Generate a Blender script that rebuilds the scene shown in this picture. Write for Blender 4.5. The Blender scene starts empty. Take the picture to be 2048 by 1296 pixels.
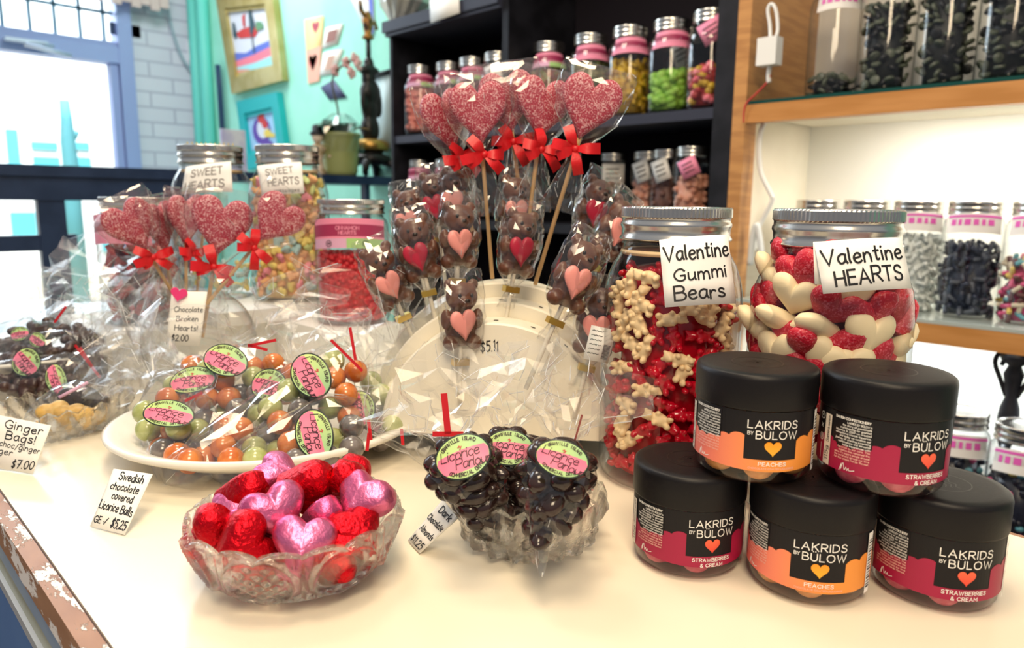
import bpy, bmesh, math, random
from mathutils import Vector, Matrix, noise
PI = math.pi
R_ = math.radians
scene = bpy.context.scene
COL = scene.collection

# ------------------------------------------------------------------ camera
F_PX = 1452.0
PITCH, ROLL, PHI = R_(9.7), R_(0.6), R_(45.5)
ZT = 0.95                      # counter top
CAM = Vector((0, 0, ZT + 0.24))
HD = Vector((math.cos(PHI), math.sin(PHI), 0))
RT0 = Vector((math.sin(PHI), -math.cos(PHI), 0))
FW = HD * math.cos(PITCH) - Vector((0, 0, 1)) * math.sin(PITCH)
UP0 = HD * math.sin(PITCH) + Vector((0, 0, 1)) * math.cos(PITCH)
RT = RT0 * math.cos(ROLL) + UP0 * math.sin(ROLL)
UP = -RT0 * math.sin(ROLL) + UP0 * math.cos(ROLL)
cd = bpy.data.cameras.new('camera')
cam = bpy.data.objects.new('camera', cd)
COL.objects.link(cam)
m3 = Matrix((RT, UP, -FW)).transposed()
cam.matrix_world = Matrix.Translation(CAM) @ m3.to_4x4()
cd.sensor_width = 36.0
cd.lens = F_PX / 2048 * 36.0
cd.clip_start = 0.02
cd.dof.use_dof = True
cd.dof.focus_distance = 0.53
cd.dof.aperture_fstop = 7.6
scene.camera = cam

def ray(x, y):
    return FW + RT * ((x - 1024) / F_PX) - UP * ((y - 648) / F_PX)
def D(x, y, d):                # point at camera depth d
    return CAM + ray(x, y) * d
def T(x, y, z=ZT):             # point on the level z
    r = ray(x, y)
    return CAM + r * ((z - CAM.z) / r.z)
def WX(x, y, X):               # point on the plane X (parallel to the bookcase wall)
    r = ray(x, y)
    return CAM + r * (X / r.x)
def WY(x, y, Y):               # point on the plane Y (parallel to the window wall)
    r = ray(x, y)
    return CAM + r * (Y / r.y)
def face_cam(p):
    d = Vector((-p[0], -p[1], 0)).normalized()
    return math.atan2(d.x, -d.y)

# ------------------------------------------------------------------ materials
def newmat(name):
    m = bpy.data.materials.new(name)
    m.use_nodes = True
    nt = m.node_tree
    nt.nodes.clear()
    out = nt.nodes.new('ShaderNodeOutputMaterial')
    return m, nt, out
def N(nt, t, **kw):
    n = nt.nodes.new(t)
    for k, v in kw.items():
        if k in n.inputs: n.inputs[k].default_value = v
        else: setattr(n, k, v)
    return n
def rgb(c):
    return (c[0], c[1], c[2], 1.0)
def hexc(h):
    v = [int(h[i:i + 2], 16) / 255 for i in (0, 2, 4)]
    return tuple(x / 12.92 if x <= .04045 else ((x + .055) / 1.055) ** 2.4 for x in v)
def mat(name, col, rough=.5, metal=0.0, spec=.5, col2=None, nscale=30, nmix=(.4, .6), detail=3, bump=0.0, bscale=60,
        sss=0.0, trans=0.0, coat=0.0, sheen=0.0, emit=None, estr=0.0, ior=1.45, stretch=None, alpha=1.0):
    m, nt, out = newmat(name)
    b = N(nt, 'ShaderNodeBsdfPrincipled')
    nt.links.new(b.outputs[0], out.inputs[0])
    b.inputs['Base Color'].default_value = rgb(col)
    b.inputs['Roughness'].default_value = rough
    b.inputs['Metallic'].default_value = metal
    b.inputs['Specular IOR Level'].default_value = spec
    b.inputs['IOR'].default_value = ior
    b.inputs['Transmission Weight'].default_value = trans
    b.inputs['Coat Weight'].default_value = coat
    b.inputs['Coat Roughness'].default_value = .05
    b.inputs['Alpha'].default_value = alpha
    if sss:
        b.inputs['Subsurface Weight'].default_value = sss
        b.inputs['Subsurface Radius'].default_value = (1, .4, .3)
        b.inputs['Subsurface Scale'].default_value = .004
    if emit:
        b.inputs['Emission Color'].default_value = rgb(emit)
        b.inputs['Emission Strength'].default_value = estr
    if col2 is not None or bump:
        tc = N(nt, 'ShaderNodeTexCoord')
        mp = N(nt, 'ShaderNodeMapping')
        if stretch: mp.inputs['Scale'].default_value = stretch
        nt.links.new(tc.outputs['Object'], mp.inputs[0])
    if col2 is not None:
        nz = N(nt, 'ShaderNodeTexNoise', Scale=nscale, Detail=detail)
        rp = N(nt, 'ShaderNodeValToRGB')
        rp.color_ramp.elements[0].position, rp.color_ramp.elements[1].position = nmix
        rp.color_ramp.elements[0].color, rp.color_ramp.elements[1].color = rgb(col), rgb(col2)
        nt.links.new(mp.outputs[0], nz.inputs['Vector'])
        nt.links.new(nz.outputs['Fac'], rp.inputs[0])
        nt.links.new(rp.outputs[0], b.inputs['Base Color'])
    if bump:
        nz = N(nt, 'ShaderNodeTexNoise', Scale=bscale, Detail=4)
        bp = N(nt, 'ShaderNodeBump', Strength=bump, Distance=.002)
        nt.links.new(mp.outputs[0], nz.inputs['Vector'])
        nt.links.new(nz.outputs['Fac'], bp.inputs['Height'])
        nt.links.new(bp.outputs[0], b.inputs['Normal'])
    return m
def thin_clear(name, tint=(.97, .97, .97), edge=(.55, .58, .58), rough=.03, base=.05, gain=.8, haze=0.0, hazecol=(1, 1, 1), blend=.5, bump=0, bscale=80):
    """one-surface clear film or glass wall: see-through with a reflecting coat"""
    m, nt, out = newmat(name)
    lw = N(nt, 'ShaderNodeLayerWeight', Blend=blend)
    mixc = N(nt, 'ShaderNodeMix', data_type='RGBA')
    pw = N(nt, 'ShaderNodeMath', operation='POWER')
    pw.inputs[1].default_value = 3.0
    nt.links.new(lw.outputs['Facing'], pw.inputs[0])
    nt.links.new(pw.outputs[0], mixc.inputs['Factor'])
    mixc.inputs['A'].default_value, mixc.inputs['B'].default_value = rgb(tint), rgb(edge)
    tr = N(nt, 'ShaderNodeBsdfTransparent')
    nt.links.new(mixc.outputs['Result'], tr.inputs[0])
    gl = N(nt, 'ShaderNodeBsdfGlossy', Roughness=rough)
    f = N(nt, 'ShaderNodeMath', operation='MULTIPLY_ADD')
    nt.links.new(pw.outputs[0], f.inputs[0])
    f.inputs[1].default_value, f.inputs[2].default_value = gain, base
    f.use_clamp = True
    mx = N(nt, 'ShaderNodeMixShader')
    nt.links.new(f.outputs[0], mx.inputs[0]); nt.links.new(tr.outputs[0], mx.inputs[1]); nt.links.new(gl.outputs[0], mx.inputs[2])
    last = mx
    if haze:
        df = N(nt, 'ShaderNodeBsdfTranslucent', Color=rgb(hazecol))
        df2 = N(nt, 'ShaderNodeBsdfDiffuse', Color=rgb(hazecol))
        m0 = N(nt, 'ShaderNodeMixShader'); m0.inputs[0].default_value = .5
        nt.links.new(df.outputs[0], m0.inputs[1]); nt.links.new(df2.outputs[0], m0.inputs[2])
        m2 = N(nt, 'ShaderNodeMixShader'); m2.inputs[0].default_value = haze
        nt.links.new(mx.outputs[0], m2.inputs[1]); nt.links.new(m0.outputs[0], m2.inputs[2])
        last = m2
    if bump:
        tc = N(nt, 'ShaderNodeTexCoord')
        nz = N(nt, 'ShaderNodeTexNoise', Scale=bscale, Detail=3)
        bp = N(nt, 'ShaderNodeBump', Strength=bump, Distance=.003)
        nt.links.new(tc.outputs['Object'], nz.inputs['Vector']); nt.links.new(nz.outputs['Fac'], bp.inputs['Height'])
        nt.links.new(bp.outputs[0], gl.inputs['Normal'])
        nt.links.new(bp.outputs[0], lw.inputs['Normal'])
    nt.links.new(last.outputs[0], out.inputs[0])
    return m
def specks(name, base, speck, scale=420, thr=(.50, .62), rough=.6, sss=0.0, bump=.6, amt=None):
    """sugared surface: pale grains on a coloured base"""
    m, nt, out = newmat(name)
    b = N(nt, 'ShaderNodeBsdfPrincipled'); b.inputs['Roughness'].default_value = rough
    if sss:
        b.inputs['Subsurface Weight'].default_value = sss
        b.inputs['Subsurface Scale'].default_value = .003
    tc = N(nt, 'ShaderNodeTexCoord')
    nz = N(nt, 'ShaderNodeTexNoise', Scale=scale, Detail=2)
    n2 = N(nt, 'ShaderNodeTexNoise', Scale=scale * .18, Detail=1)
    ad = N(nt, 'ShaderNodeMath', operation='MULTIPLY_ADD'); ad.inputs[1].default_value = .35
    rp = N(nt, 'ShaderNodeValToRGB')
    rp.color_ramp.elements[0].position, rp.color_ramp.elements[1].position = thr[0] + .175, thr[1] + .175
    rp.color_ramp.elements[0].color, rp.color_ramp.elements[1].color = rgb(base), rgb(speck)
    nt.links.new(tc.outputs['Object'], nz.inputs['Vector']); nt.links.new(tc.outputs['Object'], n2.inputs['Vector'])
    nt.links.new(n2.outputs['Fac'], ad.inputs[0]); nt.links.new(nz.outputs['Fac'], ad.inputs[2])
    nt.links.new(ad.outputs[0], rp.inputs[0]); nt.links.new(rp.outputs[0], b.inputs['Base Color'])
    bp = N(nt, 'ShaderNodeBump', Strength=bump, Distance=.001)
    nt.links.new(nz.outputs['Fac'], bp.inputs['Height']); nt.links.new(bp.outputs[0], b.inputs['Normal'])
    nt.links.new(b.outputs[0], out.inputs[0])
    return m
def crystal(name, tint=(.97, .96, .93), clear=.35, rough=.0):
    m, nt, out = newmat(name)
    g = N(nt, 'ShaderNodeBsdfGlass', IOR=1.45, Roughness=rough, Color=rgb(tint))
    tr = N(nt, 'ShaderNodeBsdfTransparent', Color=rgb((.97, .96, .94)))
    mx = N(nt, 'ShaderNodeMixShader'); mx.inputs[0].default_value = clear
    nt.links.new(g.outputs[0], mx.inputs[1]); nt.links.new(tr.outputs[0], mx.inputs[2]); nt.links.new(mx.outputs[0], out.inputs[0])
    return m
def grad(name, c1, c2, axis=0, lo=-.03, hi=.03, rough=.45):
    """printed two-colour blend along one local axis"""
    m, nt, out = newmat(name)
    b = N(nt, 'ShaderNodeBsdfPrincipled', Roughness=rough)
    tc = N(nt, 'ShaderNodeTexCoord'); sp = N(nt, 'ShaderNodeSeparateXYZ')
    mr = N(nt, 'ShaderNodeMapRange'); mr.inputs['From Min'].default_value, mr.inputs['From Max'].default_value = lo, hi
    rp = N(nt, 'ShaderNodeValToRGB')
    rp.color_ramp.elements[0].color, rp.color_ramp.elements[1].color = rgb(c1), rgb(c2)
    nt.links.new(tc.outputs['Object'], sp.inputs[0]); nt.links.new(sp.outputs[axis], mr.inputs[0])
    nt.links.new(mr.outputs[0], rp.inputs[0]); nt.links.new(rp.outputs[0], b.inputs['Base Color']); nt.links.new(b.outputs[0], out.inputs[0])
    return m

# ------------------------------------------------------------------ mesh builder
class MB:
    def __init__(s):
        s.v, s.f, s.m, s.s = [], [], [], []
    def add(s, vs, fs, mi=0, smooth=False, M=None):
        b = len(s.v)
        s.v += [Vector(p) if M is None else M @ Vector(p) for p in vs]
        for f in fs:
            s.f.append([b + i for i in f]); s.m.append(mi); s.s.append(smooth)
        return s
    def box(s, lo, hi, mi=0, M=None):
        x0, y0, z0 = lo; x1, y1, z1 = hi
        return s.add([(x0, y0, z0), (x1, y0, z0), (x1, y1, z0), (x0, y1, z0), (x0, y0, z1), (x1, y0, z1), (x1, y1, z1), (x0, y1, z1)],
                     [(0, 3, 2, 1), (4, 5, 6, 7), (0, 1, 5, 4), (1, 2, 6, 5), (2, 3, 7, 6), (3, 0, 4, 7)], mi, False, M)
    def lathe(s, prof, n=48, mi=0, smooth=True, M=None, rf=None, a0=0.0, a1=2 * PI, sx=1, sy=1, zf=None):
        full = abs(a1 - a0 - 2 * PI) < 1e-6
        k = n if full else n + 1
        vs, fs = [], []
        for j, (r, z) in enumerate(prof):
            for i in range(k):
                a = a0 + (a1 - a0) * i / n
                q = r if rf is None else rf(r, z, a, j, i)
                zz = z if zf is None else zf(r, z, a, j)
                vs.append((q * math.sin(a) * sx, -q * math.cos(a) * sy, zz))
        for j in range(len(prof) - 1):
            for i in range(n):
                i2 = (i + 1) % k if full else i + 1
                fs.append((j * k + i, j * k + i2, (j + 1) * k + i2, (j + 1) * k + i))
        return s.add(vs, fs, mi, smooth, M)
    def tube(s, pts, r, n=8, mi=0, smooth=True, caps=True, M=None):
        pts = [Vector(p) for p in pts]
        vs, fs = [], []
        ref = Vector((0.13, .21, .97))
        for i, p in enumerate(pts):
            t = (pts[min(i + 1, len(pts) - 1)] - pts[max(i - 1, 0)]).normalized()
            a = t.cross(ref)
            if a.length < 1e-3: a = t.cross(Vector((1, 0, 0)))
            a.normalize(); b = t.cross(a)
            rr = r[i] if isinstance(r, (list, tuple)) else r
            for k in range(n):
                th = 2 * PI * k / n
                vs.append(p + a * (math.cos(th) * rr) + b * (math.sin(th) * rr))
        for i in range(len(pts) - 1):
            for k in range(n):
                k2 = (k + 1) % n
                fs.append((i * n + k, i * n + k2, (i + 1) * n + k2, (i + 1) * n + k))
        if caps:
            fs.append(tuple(range(n))[::-1]); fs.append(tuple(range((len(pts) - 1) * n, len(pts) * n)))
        return s.add(vs, fs, mi, smooth, M)
    def ball(s, c, r, nu=16, nv=10, mi=0, M=None, smooth=True):
        rx, ry, rz = r if isinstance(r, (tuple, list)) else (r, r, r)
        vs, fs = [(0, 0, -rz)], []
        for j in range(1, nv):
            a = -PI / 2 + PI * j / nv
            for i in range(nu):
                t = 2 * PI * i / nu
                vs.append((rx * math.cos(a) * math.cos(t), ry * math.cos(a) * math.sin(t), rz * math.sin(a)))
        vs.append((0, 0, rz)); L = len(vs) - 1
        for i in range(nu):
            i2 = (i + 1) % nu
            fs.append((0, 1 + i2, 1 + i)); fs.append((L, 1 + (nv - 2) * nu + i, 1 + (nv - 2) * nu + i2))
            for j in range(nv - 2):
                fs.append((1 + j * nu + i, 1 + j * nu + i2, 1 + (j + 1) * nu + i2, 1 + (j + 1) * nu + i))
        vs = [Vector(p) + Vector(c) for p in vs]
        return s.add(vs, fs, mi, smooth, M)
    def prism(s, poly, y0, y1, mi=0, M=None):
        """outline in x,z extruded along y from y0 (front) to y1"""
        n = len(poly)
        vs = [(x, y0, z) for x, z in poly] + [(x, y1, z) for x, z in poly]
        fs = [tuple(range(n)), tuple(range(2 * n - 1, n - 1, -1))]
        fs += [((i + 1) % n, i, n + i, n + (i + 1) % n) for i in range(n)]
        return s.add(vs, fs, mi, False, M)
    def strip(s, pts, wv, mi=0, smooth=True, M=None):
        vs, fs = [], []
        for i, p in enumerate(pts):
            w = Vector(wv[i] if isinstance(wv, list) else wv)
            vs += [Vector(p) - w, Vector(p) + w]
        for i in range(len(pts) - 1):
            fs.append((2 * i, 2 * i + 1, 2 * i + 3, 2 * i + 2))
        return s.add(vs, fs, mi, smooth, M)
    def mesh(s, name, mats, inv=None):
        me = bpy.data.meshes.new(name)
        me.from_pydata([tuple(inv @ p) if inv else tuple(p) for p in s.v], [], s.f)
        for m in (mats if isinstance(mats, (list, tuple)) else [mats]): me.materials.append(m)
        me.polygons.foreach_set('material_index', s.m)
        me.polygons.foreach_set('use_smooth', s.s)
        if getattr(s, 'recalc', False):
            b_ = bmesh.new(); b_.from_mesh(me); bmesh.ops.recalc_face_normals(b_, faces=b_.faces); b_.to_mesh(me); b_.free()
        me.update()
        return me
    def build(s, name, mats, parent=None, world=False, M=None):
        """link as ONE object; world=True: vertices are in world space although it has a parent"""
        inv = None
        if parent is not None and world: inv = WM[parent.name].inverted()
        o = bpy.data.objects.new(name, s.mesh(name, mats, inv))
        COL.objects.link(o)
        if parent is not None: o.parent = parent
        WM[o.name] = (WM[parent.name] if parent is not None else Matrix())
        if M is not None:
            o.matrix_local = M
            WM[o.name] = WM[o.name] @ M
        return o
WM = {}
def props(o, label=None, cat=None, group=None, kind=None):
    if label: o['label'] = label
    if cat: o['category'] = cat
    if group: o['group'] = group
    if kind: o['kind'] = kind
    return o
def thing(name, label, cat, loc=(0, 0, 0), yaw=0.0, group=None, M=None):
    o = bpy.data.objects.new(name, None)
    COL.objects.link(o)
    if M is None: M = Matrix.Translation(Vector(loc)) @ Matrix.Rotation(yaw, 4, 'Z')
    o.matrix_world = M
    o.empty_display_size = .02
    WM[o.name] = M.copy()
    return props(o, label, cat, group)
def inst(name, me, M, label=None, cat=None, group=None, parent=None):
    o = bpy.data.objects.new(name, me)
    COL.objects.link(o)
    if parent is not None: o.parent = parent
    o.matrix_local = M
    return props(o, label, cat, group)
def struct(o):
    o['kind'] = 'structure'
    return o
def wall_box(name, lo, hi, m):
    return struct(MB().box(lo, hi).build(name, m))
def rot_cam(p, roll=0.0, yaw=0.0, pitch=0.0):
    """frame at p whose -y looks at the camera; roll turns it clockwise in the picture"""
    return (Matrix.Translation(Vector(p)) @ Matrix.Rotation(face_cam(p) + yaw, 4, 'Z') @ Matrix.Rotation(pitch, 4, 'X') @ Matrix.Rotation(roll, 4, 'Y'))
def fused(mb, voxel, smooth=4, dec=None):
    """one continuous skin over the overlapping shapes in mb"""
    me = mb.mesh('tmp', [])
    o = bpy.data.objects.new('tmp', me); COL.objects.link(o)
    r = o.modifiers.new('r', 'REMESH'); r.mode = 'VOXEL'; r.voxel_size = voxel
    if smooth:
        sm = o.modifiers.new('s', 'SMOOTH'); sm.factor = .5; sm.iterations = smooth
    dg = bpy.context.evaluated_depsgraph_get(); dg.update()
    ev = o.evaluated_get(dg)
    m2 = bpy.data.meshes.new_from_object(ev)
    bpy.data.objects.remove(o); bpy.data.meshes.remove(me)
    m2.polygons.foreach_set('use_smooth', [True] * len(m2.polygons))
    return m2
def with_mat(me, m, name):
    c = me.copy(); c.name = name; c.materials.clear(); c.materials.append(m)
    return c
def ease(pts, n=6):
    """Catmull-Rom through 2D/3D points"""
    P = [Vector(p) for p in pts]
    if len(P) < 3: return P
    out = []
    for i in range(len(P) - 1):
        p0, p1, p2, p3 = P[max(i - 1, 0)], P[i], P[i + 1], P[min(i + 2, len(P) - 1)]
        for k in range(n):
            t = k / n
            out.append(.5 * ((2 * p1) + (p2 - p0) * t + (2 * p0 - 5 * p1 + 4 * p2 - p3) * t * t + (3 * p1 - p0 - 3 * p2 + p3) * t ** 3))
    out.append(P[-1])
    return out

# ------------------------------------------------------------------ pen-stroke lettering
GL = {
'A': (8, '0,0 4,10 8,0;1.4,3.4 6.6,3.4'), 'B': (6.6, '0,0 0,10;~0,10 4,10 5.8,8.6 5.8,6.8 4,5.4 0,5.4;~0,5.4 4.5,5.4 6.6,3.8 6.6,1.6 4.5,0 0,0'),
'C': (7.5, '~7.5,8 5.5,9.8 3,9.6 .8,7.5 0,5 .8,2.4 3,.3 5.5,.2 7.5,2'), 'D': (7.2, '0,0 0,10;~0,10 3.5,9.9 6.3,8 7.2,5 6.3,2 3.5,.1 0,0'),
'E': (5.6, '5.6,10 0,10 0,0 5.6,0;0,5.2 5,5.2'), 'F': (5.6, '5.6,10 0,10 0,0;0,5.2 5,5.2'),
'G': (7.6, '~7.5,8 5.5,9.8 3,9.6 .8,7.5 0,5 .8,2.4 3,.3 5.5,.2 7.5,1.6 7.6,4.4;7.6,4.4 4.6,4.4'), 'H': (7, '0,0 0,10;7,0 7,10;0,5.2 7,5.2'),
'I': (0, '0,0 0,10'), 'J': (4.5, '~4.5,10 4.5,3 4,.8 2.3,0 .8,.6 0,2'), 'K': (6.5, '0,0 0,10;6.3,10 0,4;2.2,6 6.8,0'), 'L': (5.2, '0,10 0,0 5.2,0'),
'M': (8.6, '0,0 0,10 4.3,3 8.6,10 8.6,0'), 'N': (7, '0,0 0,10 7,0 7,10'), 'O': (9, '~4.5,10 1.4,8.7 0,5 1.4,1.3 4.5,0 7.6,1.3 9,5 7.6,8.7 4.5,10'),
'P': (6.2, '0,0 0,10;~0,10 4.3,10 6.2,8.7 6.2,6.3 4.3,5 0,4.8'), 'Q': (9, '~4.5,10 1.4,8.7 0,5 1.4,1.3 4.5,0 7.6,1.3 9,5 7.6,8.7 4.5,10;5.5,2.5 8.5,-.5'),
'R': (6.6, '0,0 0,10;~0,10 4.3,10 6.2,8.7 6.2,6.3 4.3,5 0,4.8;3,4.8 6.8,0'), 'S': (6, '~5.8,8.4 4.2,9.9 1.6,9.7 .4,8 .9,6.2 3,5.2 5.2,4.2 6,2.4 5,.5 2.6,0 .6,.7 0,2'),
'T': (7, '0,10 7,10;3.5,10 3.5,0'), 'U': (6.8, '~0,10 0,4 .6,1.4 3.4,0 6.2,1.4 6.8,4 6.8,10'), 'V': (7.6, '0,10 3.8,0 7.6,10'),
'W': (11, '0,10 2.8,0 5.5,9 8.2,0 11,10'), 'X': (7, '0,0 7,10;0,10 7,0'), 'Y': (7, '0,10 3.5,5 7,10;3.5,5 3.5,0'), 'Z': (6.5, '0,10 6.5,10 0,0 6.5,0'),
'a': (5, '~4.8,5.6 2.8,6.2 .7,5 0,2.8 .9,.6 2.6,.2 4.2,1.8 4.8,5;~4.8,5.8 4.7,2 5.6,.2'), 'b': (5, '0,10 0,0;~0,4 1.6,6 3.8,5.6 5,3.4 4,.6 2,0 0,1.6'),
'c': (4.4, '~4.4,5 2.8,6.1 .8,5 0,3 .8,.8 2.6,0 4.4,1'), 'd': (5, '~5,3.6 3.6,6 1.4,5.7 0,3.2 1,.4 3,.3 5,2.4;5,10 5,0'),
'e': (4.6, '~.2,3 2.6,3.4 4.4,4 3.8,5.8 2,6.1 .4,4.6 .1,2.4 1.4,.3 3.2,.1 4.8,1.2'), 'f': (3.6, '~4,9.2 2.8,10 1.6,8.8 1.4,6 1.4,0;0,5.8 3.4,5.8'),
'g': (5, '~4.8,5.6 2.8,6.2 .7,5 0,2.8 .9,.6 2.6,.2 4.2,1.8 4.8,5;~4.8,6 4.8,0 4.2,-2.6 2,-3.4 .3,-2.4'), 'h': (4.8, '0,10 0,0;~0,3.6 1.8,5.8 3.8,5.6 4.6,4 4.8,0'),
'i': (.6, '0,6 .3,0;0,8.4 .2,8.8'), 'j': (2, '~2,6 2,-1.4 1,-3.2 -.6,-2.6;2,8.4 2.2,8.8'), 'k': (4.6, '0,10 0,0;4.2,6 0,2.6;1.4,3.6 4.6,0'), 'l': (.6, '~0,10 0,2 .6,0'),
'm': (8, '0,6 0,0;~0,3.8 1.6,6 3.2,5.6 3.8,3.6 3.8,0;~3.8,3.8 5.4,6 7.2,5.6 7.8,3.6 8,0'), 'n': (4.8, '0,6 0,0;~0,3.6 1.8,6 3.8,5.6 4.6,3.6 4.8,0'),
'o': (5, '~2.6,6.1 .7,5 0,3 .8,.7 2.5,0 4.3,1 5,3 4.2,5.3 2.4,6.1'), 'p': (5, '0,6 0,-3.4;~0,4 1.6,6 3.8,5.6 5,3.4 4,.6 2,0 0,1.6'),
'q': (5, '~4.8,5.6 2.8,6.2 .7,5 0,2.8 .9,.6 2.6,.2 4.2,1.8 4.8,5;4.9,6 4.9,-3.4'), 'r': (3.6, '0,6 0,0;~0,3.4 1.2,5.6 2.6,6.1 3.7,5.4'), 's': (4, '~3.8,5.2 2.2,6.1 .6,5.4 .6,4 2.2,3.1 3.8,2.2 3.8,.7 2,0 0,.8'),
't': (3.4, '~1.6,9 1.5,1.6 2.2,.1 3.4,.5;0,6 3.4,6.2'), 'u': (4.8, '~0,6 0,2 .8,.2 2.6,.2 4.4,2.4;~4.7,6 4.7,1 5.2,0'), 'v': (4.6, '0,6 2.3,0 4.6,6'),
'w': (7, '0,6 1.8,0 3.5,5 5.2,0 7,6'), 'x': (4.4, '0,0 4.4,6;0,6 4.4,0'), 'y': (4.8, '0,6 2.4,.6;~4.8,6 2.6,.4 1.2,-2.8 -.4,-3.2'), 'z': (4.2, '0,6 4.2,6 0,0 4.2,0'),
'0': (5.6, '~2.8,10 .8,8.4 0,5 .8,1.6 2.8,0 4.8,1.6 5.6,5 4.8,8.4 2.8,10'), '1': (1.6, '0,8.4 1.4,10 1.4,0'), '2': (5.4, '~.2,8 1.4,9.7 3.6,9.8 5,8 4.4,5.6 2,2.6 0,0;0,0 5.4,.2'),
'3': (5, '~.2,9.2 2.4,10 4.6,8.6 4,6.2 1.8,5.4;~1.8,5.4 4.4,5 5,2.6 3.4,.2 1.2,0 0,1'), '4': (5.6, '4.2,0 4.2,10 0,3.2 5.6,3.2'), '5': (5, '5,10 .8,10 .5,5.6;~.5,5.6 2.6,6.4 4.8,5 5,2.6 3.6,.4 1.4,0 0,1'),
'6': (5, '~4.2,9.8 1.8,8 .2,4.6 .6,1.2 2.6,0 4.6,1.2 4.8,3.6 3,5.4 .6,4.2'), '7': (5.4, '0,10 5.4,10 1.8,0;1.2,5 4.6,5'), '8': (5, '~2.5,5.4 .6,6.8 .9,9 2.5,10 4.3,9 4.4,6.8 2.5,5.4 .2,3.8 .4,1 2.5,0 4.8,1 4.9,3.8 2.5,5.4'),
'9': (5, '~4.6,7 3.4,5 1.2,5 .2,7.4 1.4,9.8 3.6,9.8 4.7,8 4.6,4 3.4,0'), '$': (5, '~4.8,7.6 3.4,8.9 1.4,8.6 .6,6.8 2.2,5.4 4.2,4.2 4.6,2.2 3,1 1.2,1.2 .2,2.4;2.7,10.6 2.3,-.6'),
'!': (.5, '0,10 0,3.2;0,.3 .1,0'), '.': (.4, '0,.2 .2,0'), ',': (.5, '.3,.4 -.2,-1.4'), ':': (.4, '0,.2 .2,0;0,5 .2,5.3'), '/': (4, '0,-1 4,10.5'), '-': (3.4, '0,4.4 3.4,4.4'),
'&': (7, '~6.6,0 2.2,5.8 1,8 2.2,9.8 4.2,9.4 4.4,7.6 2,5.4 .2,3.4 .6,.8 2.6,0 4.8,.8 6.6,4'), "'": (.3, '0,10 0,8'), '@': (10, '~6.6,6.2 5,7 3.4,5.6 3.4,3.4 5,2.6 6.4,4 6.8,6.6 7,3.4 8.4,2.6 9.8,4.6 9,8 6,10 2.4,9.4 .2,6 .8,2 4,-.2 8,.4'),
'\u2713': (7, '~0,4 1.4,3 2.4,.4 4,5 7,10'), '*': (4, '~0,2 2,5 4,6.6 2.4,3.4 0,2;2,5 3,8.6;1,4 -1,6'),
}
GL['\u00dc'] = (GL['U'][0], GL['U'][1] + ';2.1,12.6 2.1,12.9;4.7,12.6 4.7,12.9')
GL['\u00fc'] = (GL['u'][0], GL['u'][1] + ';1.3,8.6 1.3,9;3.5,8.6 3.5,9')
_gc = {}
def glyph(ch):
    if ch not in _gc:
        adv, st = GL[ch]
        out = []
        for s_ in st.split(';'):
            sm = s_.startswith('~')
            pts = [tuple(float(q) for q in p.split(',')) for p in s_.lstrip('~').split()]
            out.append([tuple(p) for p in ease([(x, y, 0) for x, y in pts], 4)] if sm else [(x, y, 0) for x, y in pts])
        _gc[ch] = (adv, out)
    return _gc[ch]
def pen(mb, pts, w, f, mi=0):
    """a flat pen line of width w through 2D points, laid on the surface f(u, v)"""
    P = [Vector((p[0], p[1])) for p in pts]
    Q = [P[0]]
    for p in P[1:]:
        if (p - Q[-1]).length > w * .08: Q.append(p)
    if len(Q) < 2: Q.append(Q[0] + Vector((w * .3, 0)))
    n = len(Q)
    d0 = (Q[1] - Q[0]).normalized(); d1 = (Q[-1] - Q[-2]).normalized()
    Q[0] = Q[0] - d0 * w * .4; Q[-1] = Q[-1] + d1 * w * .4
    vs, fs = [], []
    for i, p in enumerate(Q):
        a = (Q[i] - Q[i - 1]).normalized() if i > 0 else d0
        b = (Q[i + 1] - Q[i]).normalized() if i < n - 1 else d1
        t = a + b
        if t.length < .2:
            t = b
        t.normalize()
        nn = Vector((-t.y, t.x))
        k = min(1.9, 1.0 / max(.3, nn.dot(Vector((-a.y, a.x)))))
        vs += [f(*(p + nn * (w / 2 * k))), f(*(p - nn * (w / 2 * k)))]
    for i in range(n - 1):
        fs.append((2 * i, 2 * i + 1, 2 * i + 3, 2 * i + 2))
    mb.add(vs, fs, mi)
def text_width(s, size, sp):
    x = 0
    for ch in s:
        x += (4.2 if ch == ' ' else glyph(ch)[0] + sp) * size / 10
    return x - sp * size / 10
def write(mb, s, u0, v0, size, f, w, mi=0, align='c', shear=0.0, sp=2.2, width=None, slope=0.0, jit=0.0, seed=1):
    """lettering with cap height size, baseline at v0; width squeezes it to a given length"""
    rnd = random.Random(seed)
    W = text_width(s, size, sp)
    kx = 1.0 if width is None else width / W
    x = u0 - {'l': 0, 'c': .5, 'r': 1}[align] * W * kx
    for ch in s:
        if ch == ' ':
            x += 4.2 * size / 10 * kx; continue
        adv, strokes = glyph(ch)
        dy = rnd.uniform(-jit, jit) * size
        sc = size / 10 * (1 + rnd.uniform(-jit, jit))
        for st in strokes:
            pts = []
            for p in st:
                px = x + p[0] * sc * kx + p[1] * sc * shear
                pts.append((px, v0 + p[1] * sc + dy + slope * (px - u0)))
            pen(mb, pts, w, f, mi)
        x += (adv + sp) * size / 10 * kx
def flat(o, ex, ez, off=None):
    o, ex, ez = Vector(o), Vector(ex), Vector(ez)
    n = ex.cross(ez).normalized() * (off or 0)
    return lambda u, v: o + ex * u + ez * v + n
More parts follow.
